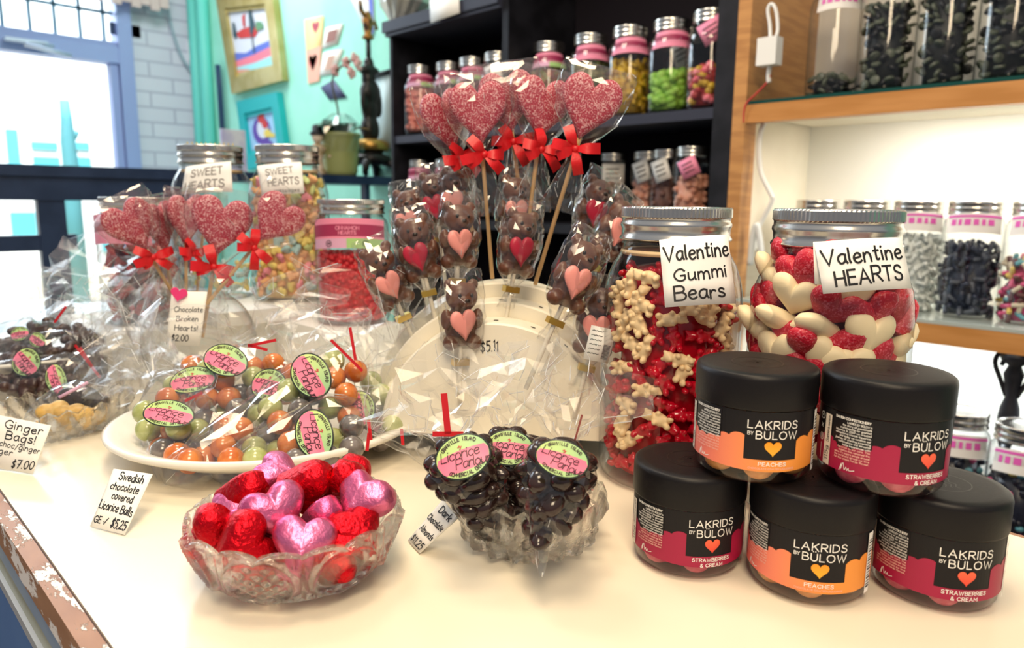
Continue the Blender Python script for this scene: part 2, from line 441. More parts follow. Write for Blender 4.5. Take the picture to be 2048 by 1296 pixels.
def bil(c, off=0.0, bulge=0.0):
    """surface on four corners TL TR BR BL, u and v in 0..1 (v up), bulging outward in the middle"""
    tl, tr, br, bl = [Vector(p) for p in c]
    nn = (br - bl).cross(tl - bl).normalized()
    def f(u, v):
        return (bl * (1 - u) + br * u) * (1 - v) + (tl * (1 - u) + tr * u) * v + nn * (off + bulge * 4 * u * (1 - u))
    return f
def cyl(r, th0=0.0, z0=0.0):
    return lambda u, v: Vector((r * math.sin(th0 + u / r), -r * math.cos(th0 + u / r), z0 + v))
def patch(mb, f, u0, u1, v0, v1, nu=8, nv=1, mi=0, smooth=True):
    vs = [f(u0 + (u1 - u0) * i / nu, v0 + (v1 - v0) * j / nv) for j in range(nv + 1) for i in range(nu + 1)]
    fs = [(j * (nu + 1) + i, j * (nu + 1) + i + 1, (j + 1) * (nu + 1) + i + 1, (j + 1) * (nu + 1) + i) for j in range(nv) for i in range(nu)]
    mb.add(vs, fs, mi, smooth)
def slab(mb, f, fb, u0=0, u1=1, v0=0, v1=1, nu=8, nv=2, mi=0):
    """thin sheet: front surface f, back surface fb, closed round the edge"""
    def grid(g): return [g(u0 + (u1 - u0) * i / nu, v0 + (v1 - v0) * j / nv) for j in range(nv + 1) for i in range(nu + 1)]
    A, B = grid(f), grid(fb); L = len(A); w = nu + 1
    fs = []
    for j in range(nv):
        for i in range(nu):
            q = (j * w + i, j * w + i + 1, (j + 1) * w + i + 1, (j + 1) * w + i)
            fs.append(q); fs.append(tuple(L + k for k in q[::-1]))
    for i in range(nu):
        fs.append((i + 1, i, L + i, L + i + 1)); t = nv * w + i; fs.append((t, t + 1, L + t + 1, L + t))
    for j in range(nv):
        a, b = j * w, (j + 1) * w; fs.append((a, b, L + b, L + a))
        a, b = j * w + nu, (j + 1) * w + nu; fs.append((b, a, L + a, L + b))
    mb.add(A + B, fs, mi, True)
def heart2d(n=40, w=1.0):
    """heart outline about 1 wide, centred"""
    pts = []
    for i in range(n):
        t = 2 * PI * i / n
        x = 16 * math.sin(t) ** 3
        y = 13 * math.cos(t) - 5 * math.cos(2 * t) - 2 * math.cos(3 * t) - math.cos(4 * t)
        pts.append((x / 32 * w, (y + 2.5) / 32 * w))
    return pts
def soft_heart(n=48, w=1.0, k=.30):
    """a plump heart: the outline eased towards a round"""
    return [(x * (1 - k) + .47 * w * k * math.sin(2 * PI * i / n), z * (1 - k) + (.46 * w * math.cos(2 * PI * i / n) - .02 * w) * k) for i, (x, z) in enumerate(heart2d(n, w))]
def pillow(mb, outline, t, rings=7, back=1.0, mi=0, M=None, power=.5, seed=None, wob=0.0, side=0.0):
    """puffed solid over an outline (x,z plane), thickness t each way along y; side = straight wall share"""
    n = len(outline); vs, fs = [], []
    rnd = random.Random(seed)
    def layer(sgn, tt):
        rows = []
        for k in range(rings):
            s_ = 1 - k / rings
            h = side * tt + (1 - side) * tt * (1 - s_ ** 2.2) ** power
            row = []
            for x, z in outline:
                row.append(len(vs)); vs.append(Vector((x * s_, sgn * h + (rnd.uniform(-wob, wob) if wob and k else 0), z * s_)))
            rows.append(row)
        c = len(vs); vs.append(Vector((0, sgn * tt, 0)))
        for a, b in zip(rows, rows[1:]):
            for i in range(n):
                q = (a[i], a[(i + 1) % n], b[(i + 1) % n], b[i]); fs.append(q if sgn > 0 else q[::-1])
        for i in range(n):
            q = (rows[-1][i], rows[-1][(i + 1) % n], c); fs.append(q if sgn > 0 else q[::-1])
        return rows[0]
    f0 = layer(-1, t); b0 = layer(1, t * back)
    if side > 0:
        for i in range(n): fs.append((f0[i], b0[i], b0[(i + 1) % n], f0[(i + 1) % n]))
    else:
        for i in range(n): vs[b0[i]] = vs[f0[i]].copy()
    mb.recalc = True
    mb.add(vs, fs, mi, True, M)
    return mb
# ------------------------------------------------------------------ shared materials
M_ = {}
M_['black_wood'] = mat('black_wood', (.006, .006, .009), .5, spec=.35, col2=(.014, .014, .02), nscale=14)
M_['black_edge'] = mat('black_edge', (.035, .038, .06), .4)
M_['navy_wood'] = mat('navy_wood', (.012, .028, .075), .4, col2=(.02, .04, .10), nscale=12)
M_['mint'] = mat('mint_paint', (.33, .78, .62), .6, col2=(.38, .84, .68), nscale=5)
M_['teal_paint'] = mat('teal_paint', (.13, .60, .52), .5)
M_['white_brick'] = None
M_['white'] = mat('white_paint', (.84, .84, .82), .5)
M_['cream'] = mat('cream_panel', (.78, .70, .56), .5, col2=(.83, .76, .62), nscale=6)
M_['win_frame'] = mat('window_paint', (.27, .34, .60), .45)
M_['oak'] = mat('oak', (.45, .21, .07), .4, col2=(.58, .29, .10), nscale=9, stretch=(1, 1, 9))
M_['oak_h'] = mat('oak_lengthwise', (.50, .22, .06), .35, col2=(.60, .28, .09), nscale=7, stretch=(6, .7, 6))
M_['steel'] = mat('lid_steel', (.62, .60, .56), .24, 1.0, bump=.06, bscale=40)
M_['glass'] = thin_clear('jar_glass', tint=(.985, .985, .98), edge=(.45, .47, .46), rough=.02, base=.035, gain=.55)
M_['glass_dark'] = thin_clear('far_jar_glass', tint=(.97, .98, .98), edge=(.4, .43, .43), rough=.05, base=.05, gain=.5)
M_['shelf_glass'] = mat('shelf_glass', (.01, .09, .075), .04, trans=.3)
M_['paper'] = mat('card_paper', (.90, .87, .80), .7)
M_['paper_w'] = mat('white_card', (.95, .945, .92), .6)
M_['ink'] = mat('marker_ink', (.012, .011, .012), .5)
M_['pink_label'] = mat('pink_label', (.85, .27, .42), .5)
M_['maroon'] = mat('maroon_print', (.36, .03, .10), .5)
M_['lilac'] = mat('lilac_print', (.72, .40, .58), .5)
M_['green_print'] = mat('green_print', (.38, .60, .22), .5)
M_['white_print'] = mat('white_print', (.88, .86, .84), .5)
M_['magenta'] = mat('magenta_print', (.78, .12, .52), .5)
M_['rubber'] = mat('rubber_band', (.78, .57, .33), .6)
M_['gold'] = mat('gold_foil', (.80, .55, .12), .3, .9)
M_['stick'] = mat('wood_stick', (.66, .42, .20), .6)
M_['paper_stick'] = mat('paper_stick', (.85, .80, .68), .6)
M_['red_ribbon'] = mat('red_ribbon', (.62, .006, .012), .42, bump=.15, bscale=300)
M_['red_tie'] = mat('red_tie', (.55, .012, .02), .4)

# ------------------------------------------------------------------ setting
YW, XW = 4.60, 1.85
struct(MB().box((-3, -2.5, -.05), (4, 14, 0)).build('floor', mat('floor_boards', (.62, .52, .36), .5, col2=(.70, .60, .44), nscale=4)))

def brick_mat():
    m, nt, out = newmat('white_brick')
    b = N(nt, 'ShaderNodeBsdfPrincipled', Roughness=.6)
    tc = N(nt, 'ShaderNodeTexCoord'); mp = N(nt, 'ShaderNodeMapping'); mp.inputs['Rotation'].default_value = (PI / 2, 0, 0)
    br = N(nt, 'ShaderNodeTexBrick', Scale=1.0)
    br.inputs['Brick Width'].default_value = .26; br.inputs['Row Height'].default_value = .085; br.inputs['Mortar Size'].default_value = .006
    br.inputs['Color1'].default_value = (.56, .57, .66, 1); br.inputs['Color2'].default_value = (.62, .63, .71, 1); br.inputs['Mortar'].default_value = (.42, .42, .52, 1)
    nt.links.new(tc.outputs['Object'], mp.inputs[0]); nt.links.new(mp.outputs[0], br.inputs['Vector'])
    nt.links.new(br.outputs['Color'], b.inputs['Base Color']); nt.links.new(b.outputs[0], out.inputs[0])
    bp = N(nt, 'ShaderNodeBump', Strength=.5, Distance=.01); bp.invert = True
    nt.links.new(br.outputs['Fac'], bp.inputs['Height']); nt.links.new(bp.outputs[0], b.inputs['Normal'])
    return m
M_['white_brick'] = brick_mat()
# window wall: brick pier beside the shopfront, lintel above, stall riser below
XF = 1.47                                                     # right edge of the shopfront frame
wb = MB(); wb.box((XF, YW, 0), (2.05, YW + .2, 3.2)); wb.box((-2.5, YW, 2.62), (XF, YW + .2, 3.2)); wb.box((-2.5, YW, 0), (XF, YW + .2, .42))
struct(wb.build('wall_window', M_['white_brick']))
# green wall behind the pictures, running on behind the shelving
gw = MB(); gw.box((XW, -2.5, 0), (XW + .2, YW, 3.2))
struct(gw.build('wall_green', M_['mint']))
pc = MB()
for x, y, r in ((1.815, 4.42, .035), (1.80, 4.52, .03), (1.80, 4.56, .018)):
    pc.tube([(x, y, 0), (x, y, 3.2)], r, 10)
props(pc.build('corner_pipes', M_['teal_paint']), kind='structure')

# shopfront: door with glass, header with closer, transom with glazing bars
def fr(px0, py0, px1, py1, y0=YW - .03, y1=YW + .07):
    a, b = WY(px0, py0, YW), WY(px1, py1, YW)
    return (min(a.x, b.x), y0, min(a.z, b.z)), (max(a.x, b.x), y1, max(a.z, b.z))
zh0, zh1 = WY(150, 118, YW).z, WY(150, 74, YW).z               # header bar
zt0 = zh1
w1 = thing('window_1', None, None, (0, YW, 0)); w1['kind'] = 'structure'
fm = MB()
fm.box((XF - .075, YW - .04, .40), (XF, YW + .08, 2.64)); fm.box((-2.5, YW - .04, 2.56), (XF - .075, YW + .08, 2.64))
fm.box((-2.5, YW - .04, .40), (XF - .075, YW + .08, .47)); fm.box((-2.5, YW - .035, zh0), (XF - .075, YW + .08, zh1 - .03)); fm.box((-2.5, YW - .02, zh1 - .03), (XF - .075, YW + .06, zh1))
fm.box((XF - .12, YW - .02, .47), (XF - .08, YW + .05, zh0)); fm.box((.62, YW - .02, .47), (.70, YW + .05, zh0))
fm.build('window_frame', M_['win_frame'], w1, True)
mu = MB()
for k, px in enumerate((5, 60, 110, 160, 207, 250)):
    a = WY(px, 45, YW); mu.box((a.x - .008, YW, zt0), (a.x + .008, YW + .02, 2.56))
zb = WY(150, 14, YW).z
mu.box((-2.5, YW, zb - .008), (XF - .08, YW + .02, zb + .008))
mu.build('glazing_bars', mat('lead_bars', (.10, .22, .33), .5), w1, True)
cl = MB()
a, b = WY(2, 78, YW), WY(88, 96, YW)
cl.box((a.x, YW - .10, b.z), (b.x, YW - .04, a.z)); cl.tube([(b.x + .02, YW - .09, b.z - .0), (b.x - .12, YW - .16, b.z - .02), (b.x + .1, YW - .09, b.z - .035)], .012, 8)
cl.build('door_closer', mat('closer_metal', (.55, .62, .75), .4, .5), w1, True)
st_ = WY(243, 58, YW); MB().box((st_.x - .06, YW + .0, st_.z - .035), (st_.x + .10, YW + .015, st_.z + .03)).build('window_sticker', M_['navy_wood'], w1, True)
pn = MB(); pn.add([(-2.5, YW + .03, .47), (XF - .08, YW + .03, .47), (XF - .08, YW + .03, 2.56), (-2.5, YW + .03, 2.56)], [(0, 1, 2, 3)])
pn.build('glass', thin_clear('window_glass', tint=(.93, .98, 1), edge=(.8, .9, .95), base=.04, gain=.3), w1, True)

# outside: pale building across the street, tree
bd = thing('building', 'white building across the street with pale blue windows, seen through the shop window', 'building', (0, 12, 0))
MB().box((-6, 12, 0), (9, 12.4, 9)).build('facade', mat('facade_paint', (.85, .87, .88), .8), bd, True)
pane_m = mat('far_window', (.12, .50, .58), .3)
for (x0, y0, x1, y1) in ((62, 283, 115, 300), (125, 283, 178, 300), (66, 313, 120, 336), (130, 313, 182, 336), (10, 258, 42, 340), (20, 425, 75, 480), (200, 425, 300, 500)):
    a, b = WY(x0, y0, 11.97), WY(x1, y1, 11.97)
    MB().box((a.x, 11.95, b.z), (b.x, 12.0, a.z)).build('far_window', pane_m, bd, True)
tr = thing('street_tree', 'slim street tree with a forked trunk outside the shop window', 'tree', WY(140, 345, 9.0) * 1)
tk = MB()
tp = [WY(x, y, 9.0) for x, y in ((146, 420), (143, 345), (136, 285), (133, 240), (128, 200))]
tk.tube([(tp[0].x, 9, 0)] + tp, [.10, .09, .08, .075, .06, .05], 10)
tk.tube([WY(138, 290, 9), WY(150, 270, 9), WY(152, 262, 9)], .035, 8)
tk.build('trunk', mat('bark', (.10, .32, .36), .8), tr, True)

# thermostat box, hanging cable, dark pole by the corner
a = WY(390, 105, YW); props(MB().box((a.x - .04, YW - .04, a.z - .06), (a.x + .035, YW, a.z + .06)).build('switch_box', M_['white']), 'small white electrical box on the brick pier beside the window', 'switch box')
cb = [WY(x, y, YW - .03) for x, y in ((336, 15), (345, 60), (360, 105), (378, 135), (400, 148), (420, 143), (434, 128))]
props(MB().tube(ease(cb, 4), .007, 8).build('hanging_cable', mat('cable_grey', (.30, .40, .46), .5)), 'thin grey cable sagging across the brick pier to the corner', 'cable')
pl = MB()
for k, (dx, r) in enumerate(((0, .012), (.03, .010), (.05, .008))):
    q0, q1 = WX(434 + k * 2, 130, XW - .03), WX(446 + k * 2, 300, XW - .03)
    pl.tube([q0, q0.lerp(q1, .3) + Vector((0, -.004, 0)), q1], r, 8)
props(pl.build('hanging_cable_bundle', mat('cable_navy', (.015, .05, .11), .5)), 'dark bundle of cables running down the green wall by the corner', 'cable')
bl = MB()
a, b = WY(160, 0, YW - .1), WY(335, 20, YW - .1)
for k in range(9):
    x = a.x + (b.x - a.x) * k / 9; bl.box((x, YW - .13, b.z - (.02 if k % 2 else 0)), (x + (b.x - a.x) / 9.4, YW - .11, b.z + .4))
props(bl.build('bamboo_blind', mat('blind_slats', (.55, .42, .40), .7)), 'rolled slatted blind hanging at the top of the window', 'blind')

# dark railing with a ledge, between the shop and the window bay
YR = 2.45
rl = thing('display_ledge', 'dark blue-black ledge on posts running in front of the window bay', 'ledge', (.9, YR, 0))
MB().box((-.6, YR, 1.243), (XW, YR + .32, 1.275)).build('ledge_top', M_['navy_wood'], rl, True)
MB().box((-.6, YR + .01, 1.175), (.935, YR + .05, 1.243)).build('apron_board', M_['navy_wood'], rl, True)
MB().box((-.6, YR + .02, 1.03), (.60, YR + .05, 1.075)).build('lower_rail', M_['navy_wood'], rl, True)
for x0, x1 in ((.15, .22), (.505, .575), (.885, .93), (1.612, 1.632)):
    MB().box((x0, YR + .015, 0), (x1, YR + .05, 1.243)).build('post', M_['navy_wood'], rl, True)
bp = MB().box((-1.5, 3.3, .55), (1.8, YW - .06, .60)); bp.box((-1.5, 3.3, 0), (1.8, 3.34, .55))
props(bp.build('window_platform', mat('platform_white', (.75, .83, .88), .5)), 'pale raised display platform in the window bay behind the dark ledge', 'platform')

# ------------------------------------------------------------------ pictures on the green wall
def frame_picture(name, label, corners, wid, fmat, paint, depth=.035, X=XW - .002):
    """corners TL TR BR BL of the outer frame in the photograph, on the wall plane"""
    c = [WX(x, y, X - depth) for x, y in corners]
    o = thing(name, label, 'painting', c[3])
    tl, tr, br, bl = c
    def f(u, v, off=0.0):
        p = (bl * (1 - u) + br * u) * (1 - v) + (tl * (1 - u) + tr * u) * v
        return p + Vector((off, 0, 0))
    W, H = (br - bl).length, (tl - bl).length
    a, b = wid / W, wid / H
    mb = MB()
    for (u0, v0, u1, v1) in ((0, 0, 1, b), (0, 1 - b, 1, 1), (0, b, a, 1 - b), (1 - a, b, 1, 1 - b)):
        vs = [f(u0, v0), f(u1, v0), f(u1, v1), f(u0, v1), f(u0, v0, depth), f(u1, v0, depth), f(u1, v1, depth), f(u0, v1, depth)]
        mb.add(vs, [(0, 1, 2, 3), (7, 6, 5, 4), (0, 4, 5, 1), (1, 5, 6, 2), (2, 6, 7, 3), (3, 7, 4, 0)])
    # inner lip
    li = .35
    for (u0, v0, u1, v1) in ((a, b, 1 - a, b * 1.3), (a, 1 - b * 1.3, 1 - a, 1 - b)):
        vs = [f(u0, v0, .006), f(u1, v0, .006), f(u1, v1, .012), f(u0, v1, .012)]
        mb.add(vs, [(0, 1, 2, 3)])
    mb.build('picture_frame', fmat, o, True)
    cv = MB(); mats = []
    k = [0]
    def g(u, v, off): return f(a + (1 - 2 * a) * u, b + (1 - 2 * b) * v, .018 - off)
    def poly(pts, m):
        if m not in mats: mats.append(m)
        k[0] += 1
        cv.add([g(u, v, .0007 * k[0]) for u, v in pts], [tuple(range(len(pts)))], mats.index(m))
    def blob(cx, cy, rx, ry, m, n=14, rot=0):
        poly([(cx + rx * math.cos(t) * math.cos(rot) - ry * math.sin(t) * math.sin(rot), cy + rx * math.cos(t) * math.sin(rot) + ry * math.sin(t) * math.cos(rot)) for t in [2 * PI * q / n for q in range(n)]], m)
    paint(poly, blob)
    cv.build('canvas', mats, o, True)
    return o
P = {k: mat('paint_' + k, c, .6) for k, c in dict(sky=(.70, .74, .84), red=(.60, .05, .05), dark=(.04, .09, .12), blue=(.12, .18, .62), pink=(.85, .22, .30), aqua=(.35, .75, .80), coral=(.80, .36, .28), yellow=(.80, .62, .12), violet=(.12, .06, .38), lblue=(.35, .60, .85), green=(.12, .30, .16), orange=(.85, .42, .10)).items()}
def boats(poly, blob):
    poly([(0, 0), (1, 0), (1, 1), (0, 1)], P['sky'])
    poly([(0, 0), (1, 0), (1, .46), (.6, .40), (.3, .33), (0, .36)], P['blue'])
    poly([(0, 0), (1, 0), (1, .36), (.5, .28), (0, .24)], P['pink'])
    poly([(0, 0), (1, 0), (1, .22), (.5, .16), (0, .15)], P['aqua'])
    poly([(0, 0), (.55, 0), (.3, .09), (0, .12)], P['coral'])
    poly([(.10, .62), (.22, .55), (.62, .54), (.74, .66), (.5, .70), (.3, .68)], P['red'])
    poly([(.04, .60), (.10, .54), (.16, .60), (.14, .78), (.08, .80)], P['dark'])
    poly([(.34, .72), (.40, .70), (.44, .90), (.36, .86)], P['red'])
    poly([(.50, .60), (.56, .58), (.66, .72), (.60, .96), (.54, .92)], P['dark'])
    poly([(.66, .62), (.86, .64), (.84, .74), (.70, .76)], P['green'])
    poly([(.52, .30), (.55, .30), (.56, .62), (.53, .62)], P['dark'])
def bird(poly, blob):
    poly([(0, 0), (1, 0), (1, 1), (0, 1)], P['lblue'])
    blob(.45, .52, .32, .34, P['violet']); blob(.50, .56, .20, .24, P['sky'])
    blob(.50, .82, .12, .13, P['red']); blob(.60, .66, .10, .12, P['red'], rot=.5)
    poly([(.60, .50), (.90, .36), (.88, .28), (.62, .34)], P['yellow'])
    blob(.66, .42, .12, .10, P['yellow']); blob(.58, .14, .22, .12, P['violet'])
frame_picture('framed_painting', 'boat painting in a wide gold frame, hung high on the green wall', ((430, -12), (543, -22), (565, 160), (463, 188)), .085, mat('gold_frame', (.42, .33, .10), .35, .5, col2=(.55, .46, .2), nscale=8), boats)
frame_picture('framed_painting', 'bird painting in a teal frame, hung below the gold-framed boats', ((472, 203), (553, 184), (572, 318), (490, 340)), .075, mat('teal_frame', (.01, .42, .44), .45), bird)
def wall_card(name, label, cat, corners, m, extra=None, X=XW - .002):
    c = [WX(x, y, X) for x, y in corners]
    mb = MB(); f = bil(c, .004)
    slab(mb, f, bil(c, 0), nu=2, nv=2)
    mats = [m]
    if extra:
        for (pts, mm) in extra:
            if mm not in mats: mats.append(mm)
            mb.add([bil(c, .005)(u, v) for u, v in pts], [tuple(range(len(pts)))], mats.index(mm))
    return props(mb.build(name, mats), label, cat)
hp = [(x * .62 + .45, y * .30 + .30) for x, y in heart2d(20)]
hp2 = [(x * .40 + .62, y * .22 + .84) for x, y in heart2d(20)]
wall_card('greeting_card', 'yellow and pink card with a red heart pinned to the green wall', 'card', ((610, 40), (648, 32), (640, 162), (618, 168)), mat('card_yellow', (.85, .62, .28), .6),
          [([(0, 0), (1, 0), (1, .55), (0, .52)], mat('card_peach', (.85, .45, .34), .6)), (hp, mat('card_red', (.65, .08, .10), .6)), (hp2, mat('card_plum', (.45, .08, .12), .6))])
wall_card('postcard', 'small cream postcard with a brown print, upper of two pinned askew on the green wall', 'card', ((653, 56), (687, 48), (676, 88), (645, 98)), M_['paper'], [([(.2, .2), (.8, .2), (.8, .8), (.2, .8)], mat('print_brown', (.30, .14, .12), .6))])
wall_card('postcard', 'small cream postcard with a tan print, lower of two pinned askew on the green wall', 'card', ((648, 106), (687, 98), (670, 148), (640, 152)), M_['paper'], [([(.3, .2), (.7, .2), (.7, .8), (.3, .8)], mat('print_tan', (.55, .34, .26), .6))])
wall_card('poster', 'white poster with a blue edge and pink arc, top of the green wall', 'poster', ((690, -30), (747, -40), (749, 66), (738, 74)), M_['paper_w'], [([(.72, 0), (1, 0), (1, 1), (.8, 1)], P['blue']), ([(.70, .62), (.86, .7), (.9, 1), (.75, 1)], P['pink'])])
wall_card('hanging_card', 'dark slate-grey square card hanging askew on the green wall behind the orchid', 'card', ((642, 175), (668, 160), (694, 195), (660, 200)), mat('slate_card', (.06, .07, .16), .6))
wb_ = thing('wall_board', 'pale panel in a dark frame on the green wall beside the bookcase', 'board', WX(760, 300, XW - .02))
c = [WX(x, y, XW - .01) for x, y in ((738, 152), (800, 136), (800, 296), (744, 300))]
bm_ = MB(); slab(bm_, bil(c, .01), bil(c, 0), nu=2, nv=2); bm_.build('panel', mat('board_pale', (.62, .80, .82), .4), wb_, True)
c2 = [WX(x, y, XW - .01) for x, y in ((738, 152), (800, 136), (800, 143), (738, 159))]
bm_ = MB(); slab(bm_, bil(c2, .022), bil(c2, 0), nu=2, nv=2); bm_.build('top_rail', M_['black_wood'], wb_, True)

# ------------------------------------------------------------------ things on the ledge
LZ = 1.275
def on_ledge(px, dy=.15):
    p = WY(px, 340, YR + dy); return Vector((p.x, YR + dy, LZ))
# green plant pot with an orchid
p = on_ledge(682, .10)
pt = thing('potted_orchid', 'orchid with dark leaves in a ribbed green pot on the ledge', 'plant', p)
MB().lathe([(.001, 0), (.058, 0), (.062, .01)] + [(.062 + .012 * k / 12 + (.0022 if k % 2 else 0), .01 + .135 * k / 12) for k in range(1, 13)] + [(.080, .152), (.080, .163), (.070, .163), (.066, .14), (.001, .14)], 32).build('pot', mat('pot_green', (.33, .36, .13), .4), pt)
lf = MB()
for ang, ln, up in ((200, .13, .05), (160, .12, .04), (330, .12, .05), (20, .10, .07), (250, .08, .06), (100, .1, .08)):
    a = R_(ang); dr = Vector((math.cos(a), math.sin(a), 0)); sd = Vector((-math.sin(a), math.cos(a), 0))
    pts = [Vector((0, 0, .14)) + dr * (ln * t) + Vector((0, 0, up * math.sin(t * 2.2))) for t in (0, .2, .4, .6, .8, 1)]
    ws = [sd * w for w in (.012, .024, .028, .026, .016, .002)]
    lf.strip(pts, ws); lf.strip([q - Vector((0, 0, .004)) for q in pts], ws)
lf.build('leaves', mat('orchid_leaf', (.02, .10, .05), .35), pt)
sm = MB(); q = [Vector((0, 0, .14)), Vector((.005, .02, .26)), Vector((-.01, .03, .36)), Vector((.02, .0, .42)), Vector((.05, -.03, .44))]
sm.tube(ease(q, 4), .004, 6); sm.build('flower_stem', mat('stem_brown', (.10, .09, .05), .6), pt)
fl = MB(); rnd = random.Random(4)
for c0 in ((.03, -.01, .43), (.055, -.035, .445), (.0, .02, .40), (.06, -.05, .42), (.04, -.03, .39)):
    for k in range(5):
        a = 2 * PI * k / 5 + rnd.random()
        fl.ball((c0[0] + .013 * math.cos(a), c0[1] + .013 * math.cos(a) * .4, c0[2] + .013 * math.sin(a)), (.011, .006, .011), 8, 6)
fl.build('blossom', mat('orchid_pink', (.85, .50, .50), .6), pt)
wr = MB()
pr_ = [(.05 + .03 * math.sin(k * 1.3), .13 + k * .018) for k in range(6)]
wr.lathe([(.082, .09), (.088, .15), (.080, .19), (.045, .225), (.02, .24)], 20, smooth=False, rf=lambda r, z, a, j, i: r * (1 + .12 * math.sin(i * 2.7 + j)))
wr.build('clear_wrap', thin_clear('orchid_wrap', base=.08, gain=.5), pt)
# painted figurine
p = on_ledge(637, .10)
fg = thing('figurine', 'small pale figurine with a dark cap standing beside the green pot', 'figurine', p)
b_ = MB().lathe([(.001, 0), (.03, 0), (.032, .01), (.022, .03), (.018, .06), (.026, .09), (.024, .11), (.010, .122), (.001, .124)], 16)
for s in (-1, 1): b_.tube([(s * .022, 0, .105), (s * .045, -.01, .085), (s * .035, -.03, .07)], .007, 8)
b_.build('body', mat('figure_paint', (.70, .55, .42), .4, col2=(.35, .25, .12), nscale=40), fg)
MB().ball((0, 0, .145), (.022, .022, .026)).build('head', mat('figure_face', (.85, .70, .55), .4), fg)
MB().lathe([(.028, .150), (.030, .156), (.020, .165), (.018, .185), (.001, .192)], 16).build('hat', M_['black_wood'], fg)
# lamp with a sculpted column
p = on_ledge(742, .20)
lp = thing('statue_lamp', 'tall ornate black and gold figure lamp on the ledge beside the bookcase', 'lamp', p)
bs = MB().lathe([(.001, .055), (.06, .055), (.085, .07), (.08, .09), (.05, .10), (.06, .115), (.001, .115)], 24)
for k in range(4):
    a = PI / 4 + k * PI / 2; bs.tube([(.05 * math.cos(a), .05 * math.sin(a), .07), (.10 * math.cos(a), .10 * math.sin(a), .055), (.108 * math.cos(a), .108 * math.sin(a), .012), (.112 * math.cos(a), .112 * math.sin(a), .008)], [.02, .018, .013, .008], 8)
bs.build('base', mat('lamp_black', (.018, .016, .015), .35, .3), lp)
MB().lathe([(.072, .113), (.078, .118), (.078, .145), (.05, .158), (.001, .16)], 24).build('gold_collar', mat('old_gold', (.50, .28, .07), .35, .8), lp)
fig = MB()
fig.ball((0, 0, .20), (.042, .036, .06)); fig.ball((0, 0, .28), (.036, .03, .06)); fig.ball((.005, 0, .345), (.048, .034, .055)); fig.ball((-.002, 0, .40), (.030, .028, .04)); fig.ball((0, 0, .435), (.05, .03, .02))
fig.ball((-.035, -.01, .31), (.014, .014, .05)); fig.ball((.04, -.01, .30), (.014, .014, .055)); fig.ball((0, 0, .46), (.022, .022, .03))
inst('figure_column', with_mat(fused(fig, .006, 3), bpy.data.materials['lamp_black'], 'figure_column'), Matrix(), parent=lp)
MB().tube([(0, 0, .46), (0, 0, .56)], .010, 10).build('stem', bpy.data.materials['lamp_black'], lp)
tp_ = MB(); tp_.lathe([(.001, .555), (.022, .557), (.026, .565), (.014, .575), (.02, .60), (.022, .63), (.012, .66), (.001, .665)], 16); tp_.tube([(0, 0, .63), (-.03, 0, .665), (-.035, 0, .70)], .009, 8); tp_.tube([(0, 0, .60), (.035, 0, .63), (.045, 0, .60)], .008, 8)
tp_.build('finial', mat('finial_gold', (.45, .20, .04), .35, .6, col2=(.05, .03, .02), nscale=30), lp)
# small items on the ledge
p = on_ledge(417, .20)
props(MB().lathe([(.001, 0), (.020, 0), (.020, .075), (.016, .082), (.001, .084)], 16, M=Matrix.Translation(p)).build('pink_candle', mat('candle_pink', (.85, .16, .30), .5)), 'short pink pillar candle on the ledge behind the jars', 'candle')
p = on_ledge(472, .22)
wl = MB(); wl.add([(-.045, 0, 0), (.045, 0, 0), (.045, .02, .16), (-.045, .02, .16)], [(0, 1, 2, 3)], M=Matrix.Translation(p)); wl.box((-.045, .004, 0), (.045, .022, .158), M=Matrix.Translation(p))
props(wl.build('leaflet_holder', mat('leaflet_violet', (.55, .55, .82), .5, col2=(.80, .84, .92), nscale=12)), 'pale violet leaflet standing on the ledge beside the teal frame', 'leaflet')
# ------------------------------------------------------------------ bookcase
bc = thing('bookcase', 'tall black bookcase of candy jars against the green wall', 'bookcase', (1.65, 1.5, 0))
XB0, XB1 = 1.50, 1.80
def bx(name, lo, hi, m, p=bc): return MB().box(lo, hi).build(name, m, p, True)
YB0, YB1 = .835, 2.13
bx('side_panel', (XB0, YB0, 0), (XB1, YB0 + .055, 2.35), M_['black_wood'])
bx('side_panel', (XB0, YB1 - .014, 0), (XB1, YB1, 1.737), M_['black_wood'])
bx('divider', (XB0, 1.553, 0), (XB1, 1.578, 2.35), M_['black_wood'])
bm = MB(); bm.box((XB1 - .012, YB0 + .055, 0), (XB1, 1.5655, 2.34)); bm.box((XB1 - .012, 1.5655, 0), (XB1, YB1 - .014, 1.725)); bm.build('back_panel', mat('bookcase_back', (.006, .004, .007), .7, spec=.2), bc, True)
for z in (.12, .62, 1.125, 1.40):
    bx('shelf', (XB0 + .004, YB0 + .055, z - .024), (XB1 - .012, 1.553, z), M_['black_edge'] if z > 1.3 else M_['black_wood'])
    bx('shelf', (XB0 + .004, 1.578, z - .024), (XB1 - .012, YB1 - .014, z), M_['black_edge'] if z > 1.3 else M_['black_wood'])
tm = MB(); tm.box((XB0 - .02, 1.578, 1.737), (XB1, YB1 + .015, 1.772)); tm.box((XB0 - .012, 1.578, 1.725), (XB1, YB1 + .008, 1.737))
tm.build('top_moulding', M_['black_edge'], bc, True)
bx('shelf', (XB0 + .004, YB0 + .055, 2.0), (XB1 - .012, 1.553, 2.025), M_['black_wood'])

